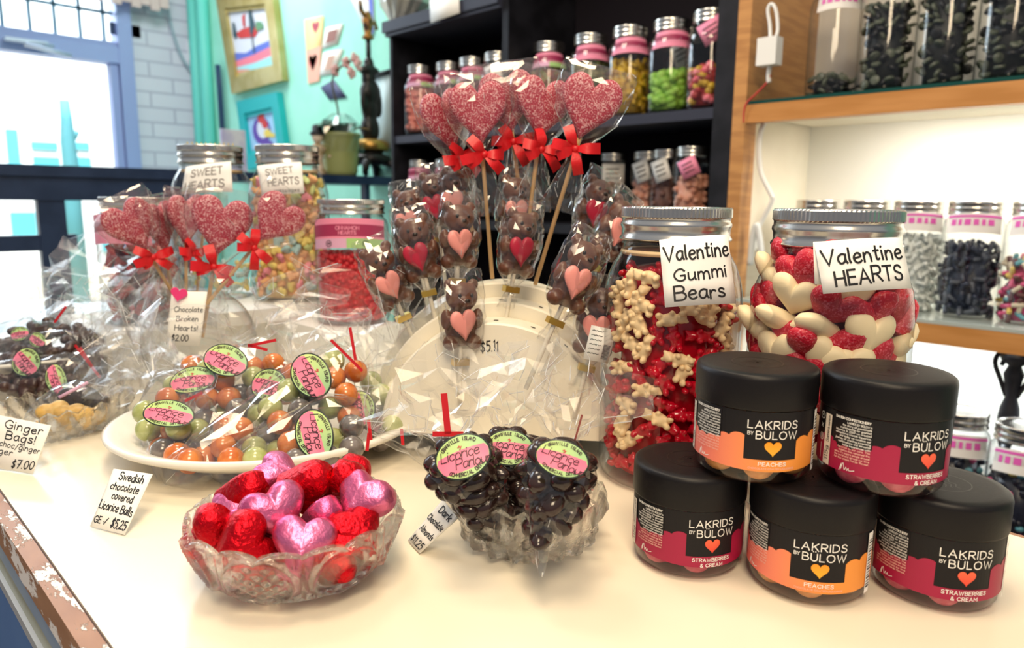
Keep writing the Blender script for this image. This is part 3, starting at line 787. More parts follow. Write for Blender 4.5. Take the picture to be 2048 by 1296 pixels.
# ------------------------------------------------------------------ jar kit
JP = {}   # profiles
def jar_profile(R, H, lidr, wide=False):
    """glass wall from the foot up to the neck, outer surface"""
    k = H / .23
    if not wide:
        return [(.001, .004 * k), (R * .72, .003 * k), (R * .86, 0), (R * .955, .004 * k), (R, .014 * k), (R, .05 * k), (R * 1.002, .10 * k), (R, .150 * k), (R * .985, .162 * k), (R * .945, .173 * k), (R * .88, .183 * k), (R * .80, .191 * k), (R * .745, .197 * k), (lidr * .945, .201 * k), (lidr * .945, .2035 * k), (lidr * .985, .2055 * k), (lidr * .95, .208 * k), (lidr * .93, .215 * k)]
    return [(.001, .004 * k), (R * .72, .003 * k), (R * .86, 0), (R * .955, .004 * k), (R, .014 * k), (R, .05 * k), (R * 1.002, .12 * k), (R, .175 * k), (R * .985, .185 * k), (R * .95, .192 * k), (lidr * .98, .197 * k), (lidr * .945, .200 * k), (lidr * .945, .2035 * k), (lidr * .985, .2055 * k), (lidr * .95, .208 * k), (lidr * .93, .215 * k)]
def lid_parts(lidr, H):
    k = H / .23
    z0 = .2035 * k
    h = .23 * k - z0
    prof = [(lidr * .955, z0 + .001), (lidr * 1.02, z0), (lidr * 1.025, z0 + h * .05), (lidr * .985, z0 + h * .14), (lidr * .985, z0 + h * .34), (lidr * 1.01, z0 + h * .42), (lidr * 1.01, z0 + h * .50), (lidr * .985, z0 + h * .56), (lidr * .985, z0 + h * .66),
            (lidr * 1.0, z0 + h * .70), (lidr * 1.0, z0 + h * .95), (lidr * .985, z0 + h), (lidr * .90, z0 + h), (lidr * .885, z0 + h * .93)]
    return prof
_jm = {}
def jar_meshes(R, H, lidr, wide, near):
    key = (R, H, lidr, wide, near)
    if key not in _jm:
        n = 72 if near else 32
        g = MB().lathe(jar_profile(R, H, lidr, wide), n)
        if near:   # thread turns on the neck
            k = H / .23
            for z in (.1995,):
                g.tube([(lidr * .955 * math.sin(2 * PI * i / 60), -lidr * .955 * math.cos(2 * PI * i / 60), (z + .002 * i / 60) * k) for i in range(58)], .0014, 6)
        nl = 180 if near else 36
        l = MB().lathe(lid_parts(lidr, H), nl, rf=lambda r, z, a, j, i: r * (1 + (.012 if (near and 9 <= j <= 10 and i % 2) else 0)), smooth=not near)
        if near:
            for q in range(len(l.s)):
                l.s[q] = (q // nl) not in (8, 9, 10, 11)
        d = MB().lathe([(.001, .2285 * H / .23), (lidr * .6, .2285 * H / .23), (lidr * .66, .2292 * H / .23), (lidr * .885, .2284 * H / .23)], 48)
        _jm[key] = (g.mesh('jar_body', M_['glass'] if near else M_['glass_dark']), l.mesh('lid_band', M_['steel']), d.mesh('lid_disc', M_['steel']))
    return _jm[key]
def jar(label, p, group=None, R=.0585, H=.23, lidr=.0455, wide=False, near=False, yaw=None, name='candy_jar'):
    t = thing(name, label, 'jar', p, face_cam(p) if yaw is None else yaw, group)
    g, l, d = jar_meshes(R, H, lidr, wide, near)
    inst('jar_body', g, Matrix(), parent=t)
    lo = inst('lid_band', l, Matrix(), parent=t)
    inst('lid_disc', d, Matrix(), parent=t if not near else lo)
    return t
def collar(t, R, z0, z1, th, half, kind='pink', lean=0.0, words=None, n=14):
    """printed label wrapped on a jar; lean = how much the radius shrinks to the top"""
    def f(u, v, off=0.0):          # u -1..1, v 0..1
        r = R + .0012 + off - lean * v
        a = th + u * half
        z = z0 + (z1 - z0) * v + .10 * (z1 - z0) * (1 - u * u)
        return Vector((r * math.sin(a), -r * math.cos(a), z))
    mb = MB()
    if kind == 'pink':
        cols = [M_['pink_label'], M_['maroon'], M_['lilac'], M_['green_print'], M_['white_print']]
        patch(mb, lambda u, v: f(u, v), -1, 1, .80, 1, n, 1, 0); patch(mb, lambda u, v: f(u, v), -1, 1, .40, .80, n, 1, 1); patch(mb, lambda u, v: f(u, v), -1, 1, .33, .40, n, 1, 0)
        patch(mb, lambda u, v: f(u, v), -1, -.02, 0, .33, n, 1, 2); patch(mb, lambda u, v: f(u, v), -.02, 1, 0, .33, n, 1, 3)
        lab = mb.build('label', cols, t)
    elif kind == 'pinkwhite':
        cols = [M_['white_print'], M_['pink_label'], M_['maroon']]
        patch(mb, lambda u, v: f(u, v), -1, 1, .74, 1, n, 1, 1); patch(mb, lambda u, v: f(u, v), -1, 1, .42, .74, n, 1, 2); patch(mb, lambda u, v: f(u, v), -1, 1, 0, .42, n, 1, 1)
        lab = mb.build('label', cols, t)
    else:
        cols = [M_['white_print'], M_['magenta']]
        patch(mb, lambda u, v: f(u, v), -1, 1, 0, 1, n, 1, 0)
        lab = mb.build('label', cols, t)
        mb2 = MB(); ff = lambda u, v: f(u, v, .0006)
        rnd = random.Random(int(R * 1e5) + int(th * 100))
        x = -.8
        patch(mb2, ff, -1, 1, .80, .92, n, 1, 0)
        while x < .72:
            w = rnd.uniform(.10, .22); patch(mb2, ff, x, x + w, .40, .70, 3, 1, 0); x += w + .09
        mb2.build('lettering', M_['magenta'], lab)
        return lab
    if words:
        mb2 = MB(); k = half * R
        g = lambda u, v: f(u / k, .40 + v / (z1 - z0), .0006)
        hh = (z1 - z0)
        for i, s in enumerate(words):
            write(mb2, s, 0, hh * (.22 if i == 0 else .06) if len(words) > 1 else hh * .12, hh * .11, g, hh * .025)
        ring = lambda cx, cv: [(cx + hh * .10 * math.cos(q * PI / 8), cv + hh * .10 * math.sin(q * PI / 8)) for q in range(17)]
        for cx in (-.45 * k, .42 * k):
            pen(mb2, ring(cx, -hh * .24), hh * .022, g, 1); write(mb2, 'NGF' if cx < 0 else 'NGF', cx, -hh * .265, hh * .05, g, hh * .014, 1)
        mb2.build('lettering', [M_['pink_label'], M_['ink']], lab)
    return lab
def hang_tag(t, R, z, th, w, h, m, roll=0.0):
    """small card hanging on the neck"""
    a = th
    o = Vector((R * math.sin(a), -R * math.cos(a), z)); ex = Vector((math.cos(a), math.sin(a), 0)); ez = Vector((0, 0, 1))
    ex, ez = ex * math.cos(roll) + ez * math.sin(roll), ez * math.cos(roll) - ex * math.sin(roll)
    nn = Vector((math.sin(a), -math.cos(a), 0))
    mb = MB(); f = lambda u, v: o + ex * (u * w) + ez * (v * h) + nn * .002
    slab(mb, lambda u, v: f(u, v), lambda u, v: f(u, v) - nn * .001, -.5, .5, -1, 0, 2, 2, 0)
    g = lambda u, v: f(u, v) + nn * .0006
    tg = mb.build('hang_tag', m, t)
    m2 = MB()
    for k in range(3): pen(m2, [(-.32 + .03 * i, -.28 - .22 * k + (.05 if i % 2 else -.03)) for i in range(20)], .035, g)
    m2.build('lettering', M_['ink'], tg)
def fill_mass(name, label, p, R, z0, z1, m, size, n, seed, shape='ball', group='loose candy in the jars on the shelves', mats=None):
    """a heap of tiny sweets nobody could count, as one object"""
    rnd = random.Random(seed); mb = MB(); k = len(mats) if mats else 1
    base = Matrix.Translation(p)
    core = R - size * 1.1
    mb.lathe([(.001, z0), (core, z0), (core, z1 - size * .6), (core * .6, z1 - size * .2), (.001, z1)], 18, 0, M=base)
    for i in range(n):
        a = rnd.uniform(0, 2 * PI); top = rnd.random() < .18
        r = (rnd.uniform(0, R - size) if top else R - size * rnd.uniform(.8, 1.15)); z = z1 + rnd.uniform(-.3, .5) * size if top else rnd.uniform(z0 + size * .6, z1)
        Mx = base @ Matrix.Translation((r * math.cos(a), r * math.sin(a), z)) @ Matrix.Rotation(rnd.uniform(0, 6.28), 4, 'Z') @ Matrix.Rotation(rnd.uniform(0, 3.14), 4, 'X')
        mi = rnd.randrange(k)
        if shape == 'ball': mb.ball((0, 0, 0), (size * .9, size * .8, size * .7), 8, 6, mi, Mx)
        elif shape == 'stick': mb.tube([(0, 0, -size * 1.15), (size * .2, 0, 0), (0, 0, size * 1.15)], size * .42, 6, mi, M=Mx)
        elif shape == 'coin': mb.lathe([(.001, -size * .3), (size, -size * .3), (size, size * .3), (.001, size * .3)], 10, mi, False, Mx)
    return props(mb.build(name, mats or [m]), label, 'candy', group, 'stuff')

# jars on the bookcase
HJ = dict(R=.0585, H=.23, lidr=.0455)
def at_X(px, X, z):
    q = WX(px, 300, X); return Vector((X, q.y, z))
cm = {k: mat('sweet_' + k, c, .5, col2=c2, nscale=60) for k, (c, c2) in dict(rose=((.72, .20, .16), (.85, .34, .26)), dark=((.02, .025, .02), (.05, .05, .04)), mix=((.45, .12, .08), (.25, .30, .10)), green=((.12, .16, .06), (.25, .24, .10)), yellow=((.65, .42, .02), (.45, .25, .02)), lime=((.22, .48, .04), (.34, .60, .10)), pink=((.80, .12, .18), (.90, .3, .34)), red=((.42, .03, .03), (.25, .02, .02)), brown=((.10, .04, .03), (.17, .07, .05)), salmon=((.62, .26, .17), (.72, .38, .28)), olive=((.07, .10, .035), (.12, .13, .05))).items()}
SB = [  # px, X, label, content label, colour, fill height, shape, size, z0-label kind
    (826, 1.57, 'jar full of salmon-pink candy at the window end of the upper bookcase shelf', 'salmon-pink candy filling the jar at the window end of the upper bookcase shelf', 'rose', .165, 'ball', .012, 'pink'),
    (886, 1.60, 'jar of dark sweets beside the salmon-pink one on the upper bookcase shelf', 'dark sweets in the jar beside the salmon-pink one', 'dark', .15, 'ball', .011, 'pink'),
    (936, 1.60, 'third jar from the window end of the upper bookcase shelf, behind a lollipop heart', 'brown sweets in the third jar from the window end of the upper shelf', 'brown', .15, 'ball', .011, 'pink'),
    (976, 1.60, 'jar with a white neck tag next to the bookcase divider', 'dark sweets in the tagged jar next to the bookcase divider', 'dark', .14, 'ball', .011, 'tag'),
    (1081, 1.60, 'pink-and-white collared jar behind the tallest lollipops, next to the divider', 'red and green mixed candy behind the tallest lollipops', 'mix', .16, 'ball', .014, 'pink'),
    (1176, 1.60, 'jar of olive-green sweets on the upper bookcase shelf', 'olive-green sweets in the upper bookcase jar', 'green', .155, 'ball', .013, 'pinkwhite'),
    (1253, 1.60, 'jar of yellow candy sticks on the upper bookcase shelf', 'yellow candy sticks in the upper bookcase jar', 'yellow', .135, 'stick', .012, 'pinkwhite'),
    (1318, 1.61, 'jar of lime-green gummies on the upper bookcase shelf', 'lime-green gummies in the upper bookcase jar', 'lime', .10, 'ball', .016, 'pinkwhite'),
    (1366, 1.725, 'jar of pink sweets tucked behind the end jar of the upper bookcase shelf', 'pink sweets in the jar tucked behind the end jar', 'pink', .09, 'ball', .013, 'tag'),
    (1407, 1.60, 'jar of mixed red and yellow candy against the bookcase post', 'mixed red and yellow candy in the jar against the bookcase post', 'red', .10, 'ball', .014, 'tag_pink')]
ydone = []
for i, (px, X, lb, cl_, c, fh, shp, sz, kd) in enumerate(SB):
    p = at_X(px, X, 1.4008)
    if i == 1: p.y = min(p.y, ydone[-1] - .119)
    if 2 <= i <= 3 or 6 <= i <= 7: p.y = min(p.y, ydone[-1] - .119)
    if i == 0: p.y = 2.054
    if i == 9: p.y = max(.952, min(p.y, ydone[7] - .119))
    if i == 4: p.y = min(p.y, 1.489)
    ydone.append(p.y)
    t = jar(lb, p, 'jars on the upper bookcase shelf', **HJ)
    if kd.startswith('pink'): collar(t, .0585, .155, .196, .05, .95, kd, .014)
    elif kd == 'tag': hang_tag(t, .050, .19, -.5, .05, .06, M_['paper_w'], .35)
    else: hang_tag(t, .052, .20, -.2, .06, .05, M_['pink_label'], .5)
    fill_mass('candy_fill', cl_, p, .0535, .016, fh, cm[c], sz, 120, i, shp, mats=[cm[c]] if c != 'red' else [cm['red'], cm['yellow'], cm['pink']])
SL = [(830, 1.57, 'jar with a pink collar at the window end of the lower bookcase shelf', 'dark', 'pink'), (893, 1.60, 'pink-collared jar second from the window end of the lower bookcase shelf', 'dark', 'pink'),
      (1228, 1.66, 'dark jar with a square white label on the lower bookcase shelf', 'dark', 'white'), (1297, 1.66, 'jar of reddish sweets with a white tag on the lower bookcase shelf', 'salmon', 'tag'),
      (1336, 1.63, 'narrow brown-filled jar with a white tag on the lower bookcase shelf', 'brown', 'tag'), (1386, 1.58, 'jar of salmon candy with a pink tag at the bookcase post', 'salmon', 'tag_pink')]
yl = None
SLC = ['dark sweets in the pink-collared jar at the window end of the lower shelf', 'dark sweets in the second pink-collared jar of the lower shelf', 'dark sweets in the jar with the square white label', 'reddish sweets in the white-tagged jar on the lower shelf', 'brown sweets in the narrow white-tagged jar', 'salmon candy in the pink-tagged jar at the bookcase post']
for i, (px, X, lb, c, kd) in enumerate(SL):
    p = at_X(px, X, 1.1258)
    if i == 0: p.y = 2.062
    if i == 1: p.y = min(p.y, yl - .1)
    if i in (4, 5): p.y = min(p.y, yl - .082)
    yl = p.y
    t = jar(lb, p, 'jars on the lower bookcase shelf', R=.046, H=.195, lidr=.039, wide=True)
    if kd == 'pink': collar(t, .046, .125, .165, 0, 1.0, 'pink', .004)
    elif kd == 'white': hang_tag(t, .047, .165, 0, .06, .055, M_['paper'], 0)
    elif kd == 'tag': hang_tag(t, .047, .168, -.5, .045, .055, M_['paper_w'], .35)
    else: hang_tag(t, .047, .165, -.35, .045, .045, M_['pink_label'], .45)
    fill_mass('candy_fill', SLC[i], p, .044, .008, .12, cm[c], .011, 70, 40 + i)
# on top of the low bay: silver beaded thing and a white notice
p = WX(812, 18, 1.56); p.z = 1.7728
bw = MB().lathe([(.001, 0), (.05, 0), (.06, .02), (.085, .06), (.09, .10), (.085, .14), (.07, .17)], 26, rf=lambda r, z, a, j, i: r * (1 + .05 * ((i + j) % 2)), smooth=False, M=Matrix.Translation(p))
props(bw.build('silver_planter', mat('silver_beads', (.55, .55, .50), .3, .7, bump=.6, bscale=120)), 'silver beaded bowl on top of the low bookcase bay', 'bowl')
c = [WX(x, y, XB0 - .024) for x, y in ((860, 0), (918, -16), (920, 26), (862, 46))]
nb = MB(); slab(nb, bil(c, .002), bil(c, 0), nu=2, nv=2); props(nb.build('shelf_notice', M_['paper_w']), 'blank white notice hung over the top moulding of the bookcase', 'notice')

# ------------------------------------------------------------------ oak shelving with glass shelves
oc = thing('shelf_unit', 'oak shelving unit with glass shelves and a cream back, beside the black bookcase', 'shelving', (1.63, .3, 0))
XO = 1.465
def ob(name, lo, hi, m): return MB().box(lo, hi).build(name, m, oc, True)
sp_ = MB(); sp_.box((XO, .792, .0), (XO + .05, .822, 2.4), 0); sp_.box((XO + .05, .798, 1.40), (1.80, .818, 2.4), 0); sp_.box((XO + .05, .798, 0), (1.80, .818, 1.40), 1)
sp_.build('side_panel', [M_['oak'], M_['cream']], oc, True)
bk_ = ob('back_panel', (1.80, -.9, 0), (1.82, .82, 2.4), mat('cream_back', (.82, .80, .72), .5, col2=(.86, .83, .76), nscale=4))
ob('shelf_rail', (XO, -.9, 1.356), (XO + .03, .792, 1.393), M_['oak_h'])
ob('shelf_board', (XO + .03, -.9, 1.372), (1.80, .792, 1.393), M_['cream'])
ob('glass_shelf', (XO + .002, -.9, 1.3935), (1.79, .790, 1.4005), M_['shelf_glass'])
ob('shelf_rail', (XO, -.9, .938), (XO + .03, .792, .974), M_['oak_h'])
ob('shelf_board', (XO + .03, -.9, .953), (1.80, .792, .974), M_['cream'])
ob('glass_shelf', (XO + .002, -.9, .9745), (1.79, .790, .981), mat('pale_shelf_glass', (.42, .48, .46), .06))
ob('base_shelf', (1.32, -.9, .55), (1.80, .792, .60), M_['black_wood'])
# wrought bracket
br_ = MB(); bx_, by_ = XO + .022, WX(2024, 780, XO + .022).y
br_.lathe([(.001, .60), (.020, .60), (.020, .615), (.012, .63), (.010, .66), (.015, .69), (.017, .715), (.010, .745), (.008, .765), (.014, .785), (.018, .81), (.015, .84), (.009, .86), (.012, .88), (.016, .90), (.010, .915), (.022, .925), (.024, .938), (.001, .938)], 20, M=Matrix.Translation((bx_, by_, 0)))
for sg in (-1, 1):
    br_.tube(ease([(bx_, by_ + sg * .008, .86), (bx_, by_ + sg * .020, .89), (bx_, by_ + sg * .030, .915), (bx_, by_ + sg * .026, .932), (bx_, by_ + sg * .017, .925), (bx_, by_ + sg * .020, .913)], 4), .0042, 8)
br_.build('turned_post', M_['black_wood'], oc, True)

# jars on the oak unit
coin_g = mat('licorice_coin', (.075, .09, .06), .45, col2=(.20, .20, .17), nscale=200, nmix=(.5, .75))
coin_d = mat('licorice_dark', (.012, .012, .014), .4)
piece = {}
cn = MB().lathe([(.001, -.003), (.0085, -.003), (.0095, -.002), (.0095, .002), (.0085, .003), (.001, .003)], 14)
piece['coin'] = cn
pc_ = MB().tube([(0, 0, -.010), (0, 0, -.0085), (0, 0, .0085), (0, 0, .010)], [.0028, .0042, .0042, .0028], 10)
piece['pellet'] = pc_
def fill_items(me_list, p, Rin, z0, z1, size, n, seed, name, label_fn, cat, group, arc=2.0, top=True, tilt=None, sep=.75, layers=(0.0,), tries=60):
    """single sweets packed inside a jar wall on the side that shows, and over the top"""
    rnd = random.Random(seed); pts = []; yaw = face_cam(p)
    made = []
    for _ in range(n * tries):
        if len(pts) >= n: break
        if top and rnd.random() < .22:
            a = rnd.uniform(0, 2 * PI); r = (Rin - size) * math.sqrt(rnd.random()); z = z1 - size * rnd.uniform(.1, .8)
        else:
            a = yaw - PI / 2 + rnd.uniform(-arc, arc); r = Rin - size * (1.0 + 1.5 * rnd.choice(layers)); z = rnd.uniform(z0 + size, z1 - size * .4)
        q = Vector((r * math.cos(a), r * math.sin(a), z))
        if any((q - o).length < size * 2 * sep for o in pts): continue
        pts.append(q)
        Mx = Matrix.Translation(p + q)
        if tilt is None:
            Mx = Mx @ Matrix.Rotation(rnd.uniform(0, 6.28), 4, 'Z') @ Matrix.Rotation(rnd.uniform(0, 3.14), 4, 'X') @ Matrix.Rotation(rnd.uniform(0, 6.28), 4, 'Z')
        else:      # lie against the wall, thin side (y) along the radius
            Mx = Mx @ Matrix.Rotation(a + PI / 2, 4, 'Z') @ Matrix.Rotation(rnd.uniform(-tilt, tilt), 4, 'X') @ Matrix.Rotation(rnd.uniform(-tilt, tilt) * 1.2, 4, 'Z') @ Matrix.Rotation(rnd.uniform(0, 6.28), 4, 'Y')
        k = rnd.randrange(len(me_list))
        made.append(inst(name, me_list[k], Mx, label_fn(k), cat, group))
    return made
up = [(1652, 1.575, 'nearly empty jar of licorice at the oak post on the top glass shelf', .05), (1748, 1.57, 'full licorice jar second from the oak post on the top glass shelf', .17), (1868, 1.575, 'full licorice jar third from the oak post on the top glass shelf', .17),
      (1975, 1.57, 'full licorice jar fourth from the oak post on the top glass shelf', .17), (2078, 1.565, 'licorice jar cut off at the end of the top glass shelf', .17)]
UPN = ['nearly empty top-shelf jar at the oak post', 'second top-shelf jar from the oak post', 'third top-shelf jar from the oak post', 'fourth top-shelf jar from the oak post', 'cut-off jar at the end of the top glass shelf']
coin_me = [piece['coin'].mesh('licorice_coin', coin_g), piece['coin'].mesh('licorice_coin', coin_d), piece['coin'].mesh('licorice_coin', coin_g)]
core_m = mat('licorice_core', (.012, .013, .012), .5)
yprev = None
for i, (px, X, lb, fh) in enumerate(up):
    p = at_X(px, X, 1.4012)
    if yprev is not None and yprev - p.y < .104: p.y = yprev - .104
    yprev = p.y
    t = jar(lb, p, 'licorice jars on the top glass shelf', R=.0515, H=.235, lidr=.0455, wide=True)
    if i == 0: collar(t, .0515, .168, .20, .15, .95, 'white', .004)
    elif i < 4: collar(t, .0515, .185, .215, -.2, .8, 'white', .004)
    props(MB().lathe([(.001, .006), (.034, .006), (.034, fh - .012), (.001, fh - .006)], 16, M=Matrix.Translation(p)).build('licorice_heap', core_m), 'dark licorice pieces deep inside the ' + UPN[i], 'candy', None, 'stuff')
    fill_items(coin_me, p, .050, .004, fh, .0095, 26 if i == 0 else 62, 100 + i, 'licorice_coin', lambda k, lb=UPN[i]: 'dark licorice coin inside the ' + lb, 'licorice', 'licorice coins in the jars on the top glass shelf', arc=1.5, sep=.68, layers=(0, 0, .5))
pel = {k: mat('pellet_' + k, c, .35) for k, c in dict(white=(.80, .84, .82), navy=(.025, .032, .06), grey=(.07, .08, .11), pink=(.70, .10, .25), yellow=(.75, .55, .12), teal=(.12, .35, .42), cream=(.75, .65, .50), brown=(.12, .04, .04)).items()}
P2 = {k: piece['pellet'].mesh('licorice_pellet', m) for k, m in pel.items()}
lo_j = [(1645, 1.60, 'jar nearest the oak post on the lit glass shelf, behind the gummy heart jar', ['white'], 0, 'white candy-coated licorice'),
        (1737, 1.60, 'jar second from the oak post on the lit glass shelf, behind the heart jar lid', ['white'], 0, 'white candy-coated licorice'),
        (1843, 1.59, 'jar of white licorice pellets on the lit glass shelf', ['white'], .145, 'white licorice pellet in the jar on the lit glass shelf'),
        (1953, 1.57, 'jar of navy-blue licorice pellets on the lit glass shelf', ['navy', 'navy', 'grey'], .135, 'dark blue licorice pellet in the jar on the lit glass shelf'),
        (2052, 1.565, 'jar of many-coloured licorice pellets at the frame edge on the lit glass shelf', ['pink', 'yellow', 'teal', 'cream', 'brown', 'pink'], .115, 'coloured licorice pellet in the jar at the frame edge')]
for i, (px, X, lb, cols, fh, cl_) in enumerate(lo_j):
    p = at_X(px, X, .9816)
    if i and yp2 - p.y < .1025: p.y = yp2 - .1025
    yp2 = p.y
    t = jar(lb, p, 'licorice jars on the lit glass shelf', R=.0505, H=.215, lidr=.0445, wide=True)
    collar(t, .0505, .155, .19, 0, .98, 'white', .003)
    if fh:
        props(MB().lathe([(.001, .006), (.036, .006), (.036, fh - .012), (.001, fh - .006)], 16, M=Matrix.Translation(p)).build('pellet_heap', pel[cols[0]]), 'mass of pellets deep inside the ' + ('', '', 'white pellet jar', 'navy-blue pellet jar', 'many-coloured pellet jar')[i], 'candy', None, 'stuff')
        fill_items([P2[k] for k in cols], p, .049, .003, fh, .0062, 120, 200 + i, 'licorice_pellet', lambda k, cl_=cl_: cl_, 'licorice', cl_.replace('pellet', 'pellets'), arc=1.7, sep=.72, layers=(0, 0, .6))
dk = mat('dark_gummies', (.015, .016, .03), .3)
for i, (px, X, lb) in enumerate(((1912, 1.44, 'dark candy jar half hidden behind the stacked tubs, on the lowest shelf'), (1998, 1.42, 'dark jar with coloured specks on the lowest shelf beyond the counter corner'), (2085, 1.41, 'dark jar cut by the frame edge on the lowest shelf'))):
    p = at_X(px, X, .6005); q = WX(px, 900, X); p.y = q.y if not i else min(q.y, yq - .1025); yq = p.y
    t = jar(lb, p, 'dark candy jars on the lowest shelf', R=.0505, H=.232, lidr=.0445, wide=True)
    collar(t, .0505, .155, .195, .1, 1.0, 'white', .003)
    fill_mass('candy_fill', 'dark sweets with coloured specks in the ' + ('lowest-shelf jar half hidden by the tubs', 'lowest-shelf jar beyond the counter corner', 'lowest-shelf jar cut by the frame edge')[i], p, .0485, .006, .15, dk, .008, 150, 300 + i, 'ball', mats=[dk, dk, dk, dk, dk, pel['pink'], pel['teal'], pel['grey'], dk, pel['yellow']])

# power adapter with cord, red wire, white lamp cord on the oak post
def wx(x, y, X=XO - .008): return WX(x, y, X)
a, b = wx(1525, 80), wx(1560, 130)
ad = thing('power_adapter', 'white power adapter with its cords hanging on the oak post', 'adapter', (a + b) / 2)
MB().box((XO - .03, min(a.y, b.y), b.z), (XO - .001, max(a.y, b.y), a.z)).build('adapter_box', M_['white'], ad, True)
MB().tube(ease([wx(1541, 82), wx(1540, 50), wx(1536, 20), wx(1543, 8), wx(1552, 20), wx(1556, 55), wx(1553, 72)], 5), .0035, 8).build('upper_cord', M_['white'], ad, True)
MB().tube(ease([wx(1540, 128), wx(1537, 150), wx(1538, 165)], 4), .0045, 8).build('lower_cord', M_['white'], ad, True)
props(MB().tube(ease([wx(1541, 150), wx(1534, 165), wx(1512, 188), wx(1494, 205), wx(1488, 222), wx(1487, 245)], 5), .002, 6).build('red_wire', mat('wire_red', (.55, .04, .03), .4)), 'thin red wire running from the adapter down the oak post', 'wire')
xw = 1.50
props(MB().tube(ease([WX(x, y, xw) for x, y in ((1533, 238), (1522, 262), (1518, 300), (1522, 345), (1540, 385), (1545, 400), (1530, 430), (1515, 460), (1508, 500))], 5), .0055, 10).build('lamp_cord', mat('cord_white', (.88, .88, .85), .25)), 'looping white cord hanging inside the oak shelving beside the post', 'cord')
props(MB().tube(ease([WX(x, y, xw - .01) for x, y in ((1500, 530), (1506, 470), (1513, 450), (1518, 470), (1524, 515))], 5), .0065, 10).build('cable_clip', mat('clip_clear', (.75, .78, .78), .15)), 'pale looped plastic clip on the oak post behind the gummy jars', 'clip')
# ------------------------------------------------------------------ counter
ct = thing('shop_counter', 'cream-topped shop counter with a worn wooden edge, carrying all the sweets', 'counter', (.36, .6, 0))
X0, X1, Y0, Y1 = .0975, .617, -.55, 1.42
MB().box((X0, Y0, ZT - .022), (X1, Y1, ZT)).build('counter_top', mat('laminate', (.80, .72, .57), .22, col2=(.83, .76, .62), nscale=3, spec=.4), ct, True)
def worn():
    m, nt, out = newmat('worn_edge')
    b = N(nt, 'ShaderNodeBsdfPrincipled', Roughness=.5)
    tc = N(nt, 'ShaderNodeTexCoord'); mp = N(nt, 'ShaderNodeMapping'); mp.inputs['Scale'].default_value = (1, .35, 1)
    n1 = N(nt, 'ShaderNodeTexNoise', Scale=26, Detail=8, Roughness=.7); n2 = N(nt, 'ShaderNodeTexNoise', Scale=90, Detail=4)
    nt.links.new(tc.outputs['Object'], mp.inputs[0])
    for n_ in (n1, n2): nt.links.new(mp.outputs[0], n_.inputs['Vector'])
    r1 = N(nt, 'ShaderNodeValToRGB'); r1.color_ramp.elements[0].color, r1.color_ramp.elements[1].color = (.24, .10, .045, 1), (.40, .20, .10, 1)
    nt.links.new(n2.outputs['Fac'], r1.inputs[0])
    r2 = N(nt, 'ShaderNodeValToRGB'); r2.color_ramp.elements[0].position, r2.color_ramp.elements[1].position = .52, .535
    nt.links.new(n1.outputs['Fac'], r2.inputs[0])
    mx = N(nt, 'ShaderNodeMix', data_type='RGBA'); mx.inputs['B'].default_value = (.80, .74, .72, 1)
    nt.links.new(r2.outputs[0], mx.inputs['Factor']); nt.links.new(r1.outputs[0], mx.inputs['A'])
    nt.links.new(mx.outputs['Result'], b.inputs['Base Color'])
    bp = N(nt, 'ShaderNodeBump', Strength=.7, Distance=.002); nt.links.new(r2.outputs[0], bp.inputs['Height']); nt.links.new(bp.outputs[0], b.inputs['Normal'])
    nt.links.new(b.outputs[0], out.inputs[0])
    return m
eb = MB().box((X0 - .0125, Y0, ZT - .024), (X0 - .0012, Y1, ZT - .001)); eb.box((X1 + .0005, Y0, ZT - .024), (X1 + .006, Y1, ZT - .0005))
eb.build('edge_strip', worn(), ct, True)
MB().box((X0 - .0012, Y0, ZT - .02), (X0, Y1, ZT - .002)).build('edge_seam', mat('seam_dark', (.08, .04, .03), .6), ct, True)
MB().box((X0 - .0115, Y0, ZT - .040), (X0 + .01, Y1, ZT - .0245)).build('painted_rail', mat('rail_blue', (.20, .27, .40), .45, col2=(.32, .38, .46), nscale=18, stretch=(1, .2, 1)), ct, True)
MB().box((X0 - .0105, Y0, ZT - .056), (X0 + .01, Y1, ZT - .040)).build('brass_channel', mat('channel_olive', (.30, .29, .16), .4, .3, col2=(.42, .41, .28), nscale=20, stretch=(1, .2, 1)), ct, True)
MB().box((X0 - .0135, Y0, ZT - .064), (X0 + .01, Y1, ZT - .056)).build('metal_lip', mat('lip_metal', (.62, .63, .66), .35, .5), ct, True)
MB().box((X0 - .004, Y0, .10), (X0, Y1, ZT - .064)).build('side_pane', mat('pane_blue', (.10, .20, .48), .25, col2=(.14, .26, .55), nscale=2), ct, True)
MB().box((X0 + .001, Y0, .0), (X1 - .01, Y1 - .02, ZT - .0225)).build('cabinet_body', M_['navy_wood'], ct, True)
# dark low box in the aisle under the window bay
props(MB().box((-.75, 1.75, 0), (.16, 2.15, .62)).build('dark_bench', M_['navy_wood']), 'dark navy bench on the floor beyond the counter edge', 'bench')

# scratches in the laminate
# ------------------------------------------------------------------ big mason jars with hand-written cards
def hand_card(parent, corners, lines, bulge=.002, thick=.0006, m='paper_w', ink='ink', name='paper_label', wscale=1.0, seed=3, jit=.05, nu=10):
    """lines: (text, u, v, capsize as share of the height, width share or None, slope)"""
    mb = MB(); slab(mb, bil(corners, thick, bulge), bil(corners, 0, bulge), nu=nu, nv=3)
    W = (Vector(corners[1]) - Vector(corners[0])).length; H = (Vector(corners[0]) - Vector(corners[3])).length
    o = mb.build(name, M_[m], parent, parent is not None)
    m2 = MB(); f = bil(corners, thick + .00035, bulge)
    g = lambda u, v: f(u / W, v / H)
    for i, (s, u, v, cs, wd, sl) in enumerate(lines):
        write(m2, s, u * W, v * H, cs * H, g, cs * H * .135 * wscale, width=None if wd is None else wd * W, slope=sl, jit=jit, seed=seed + i)
    return o, m2
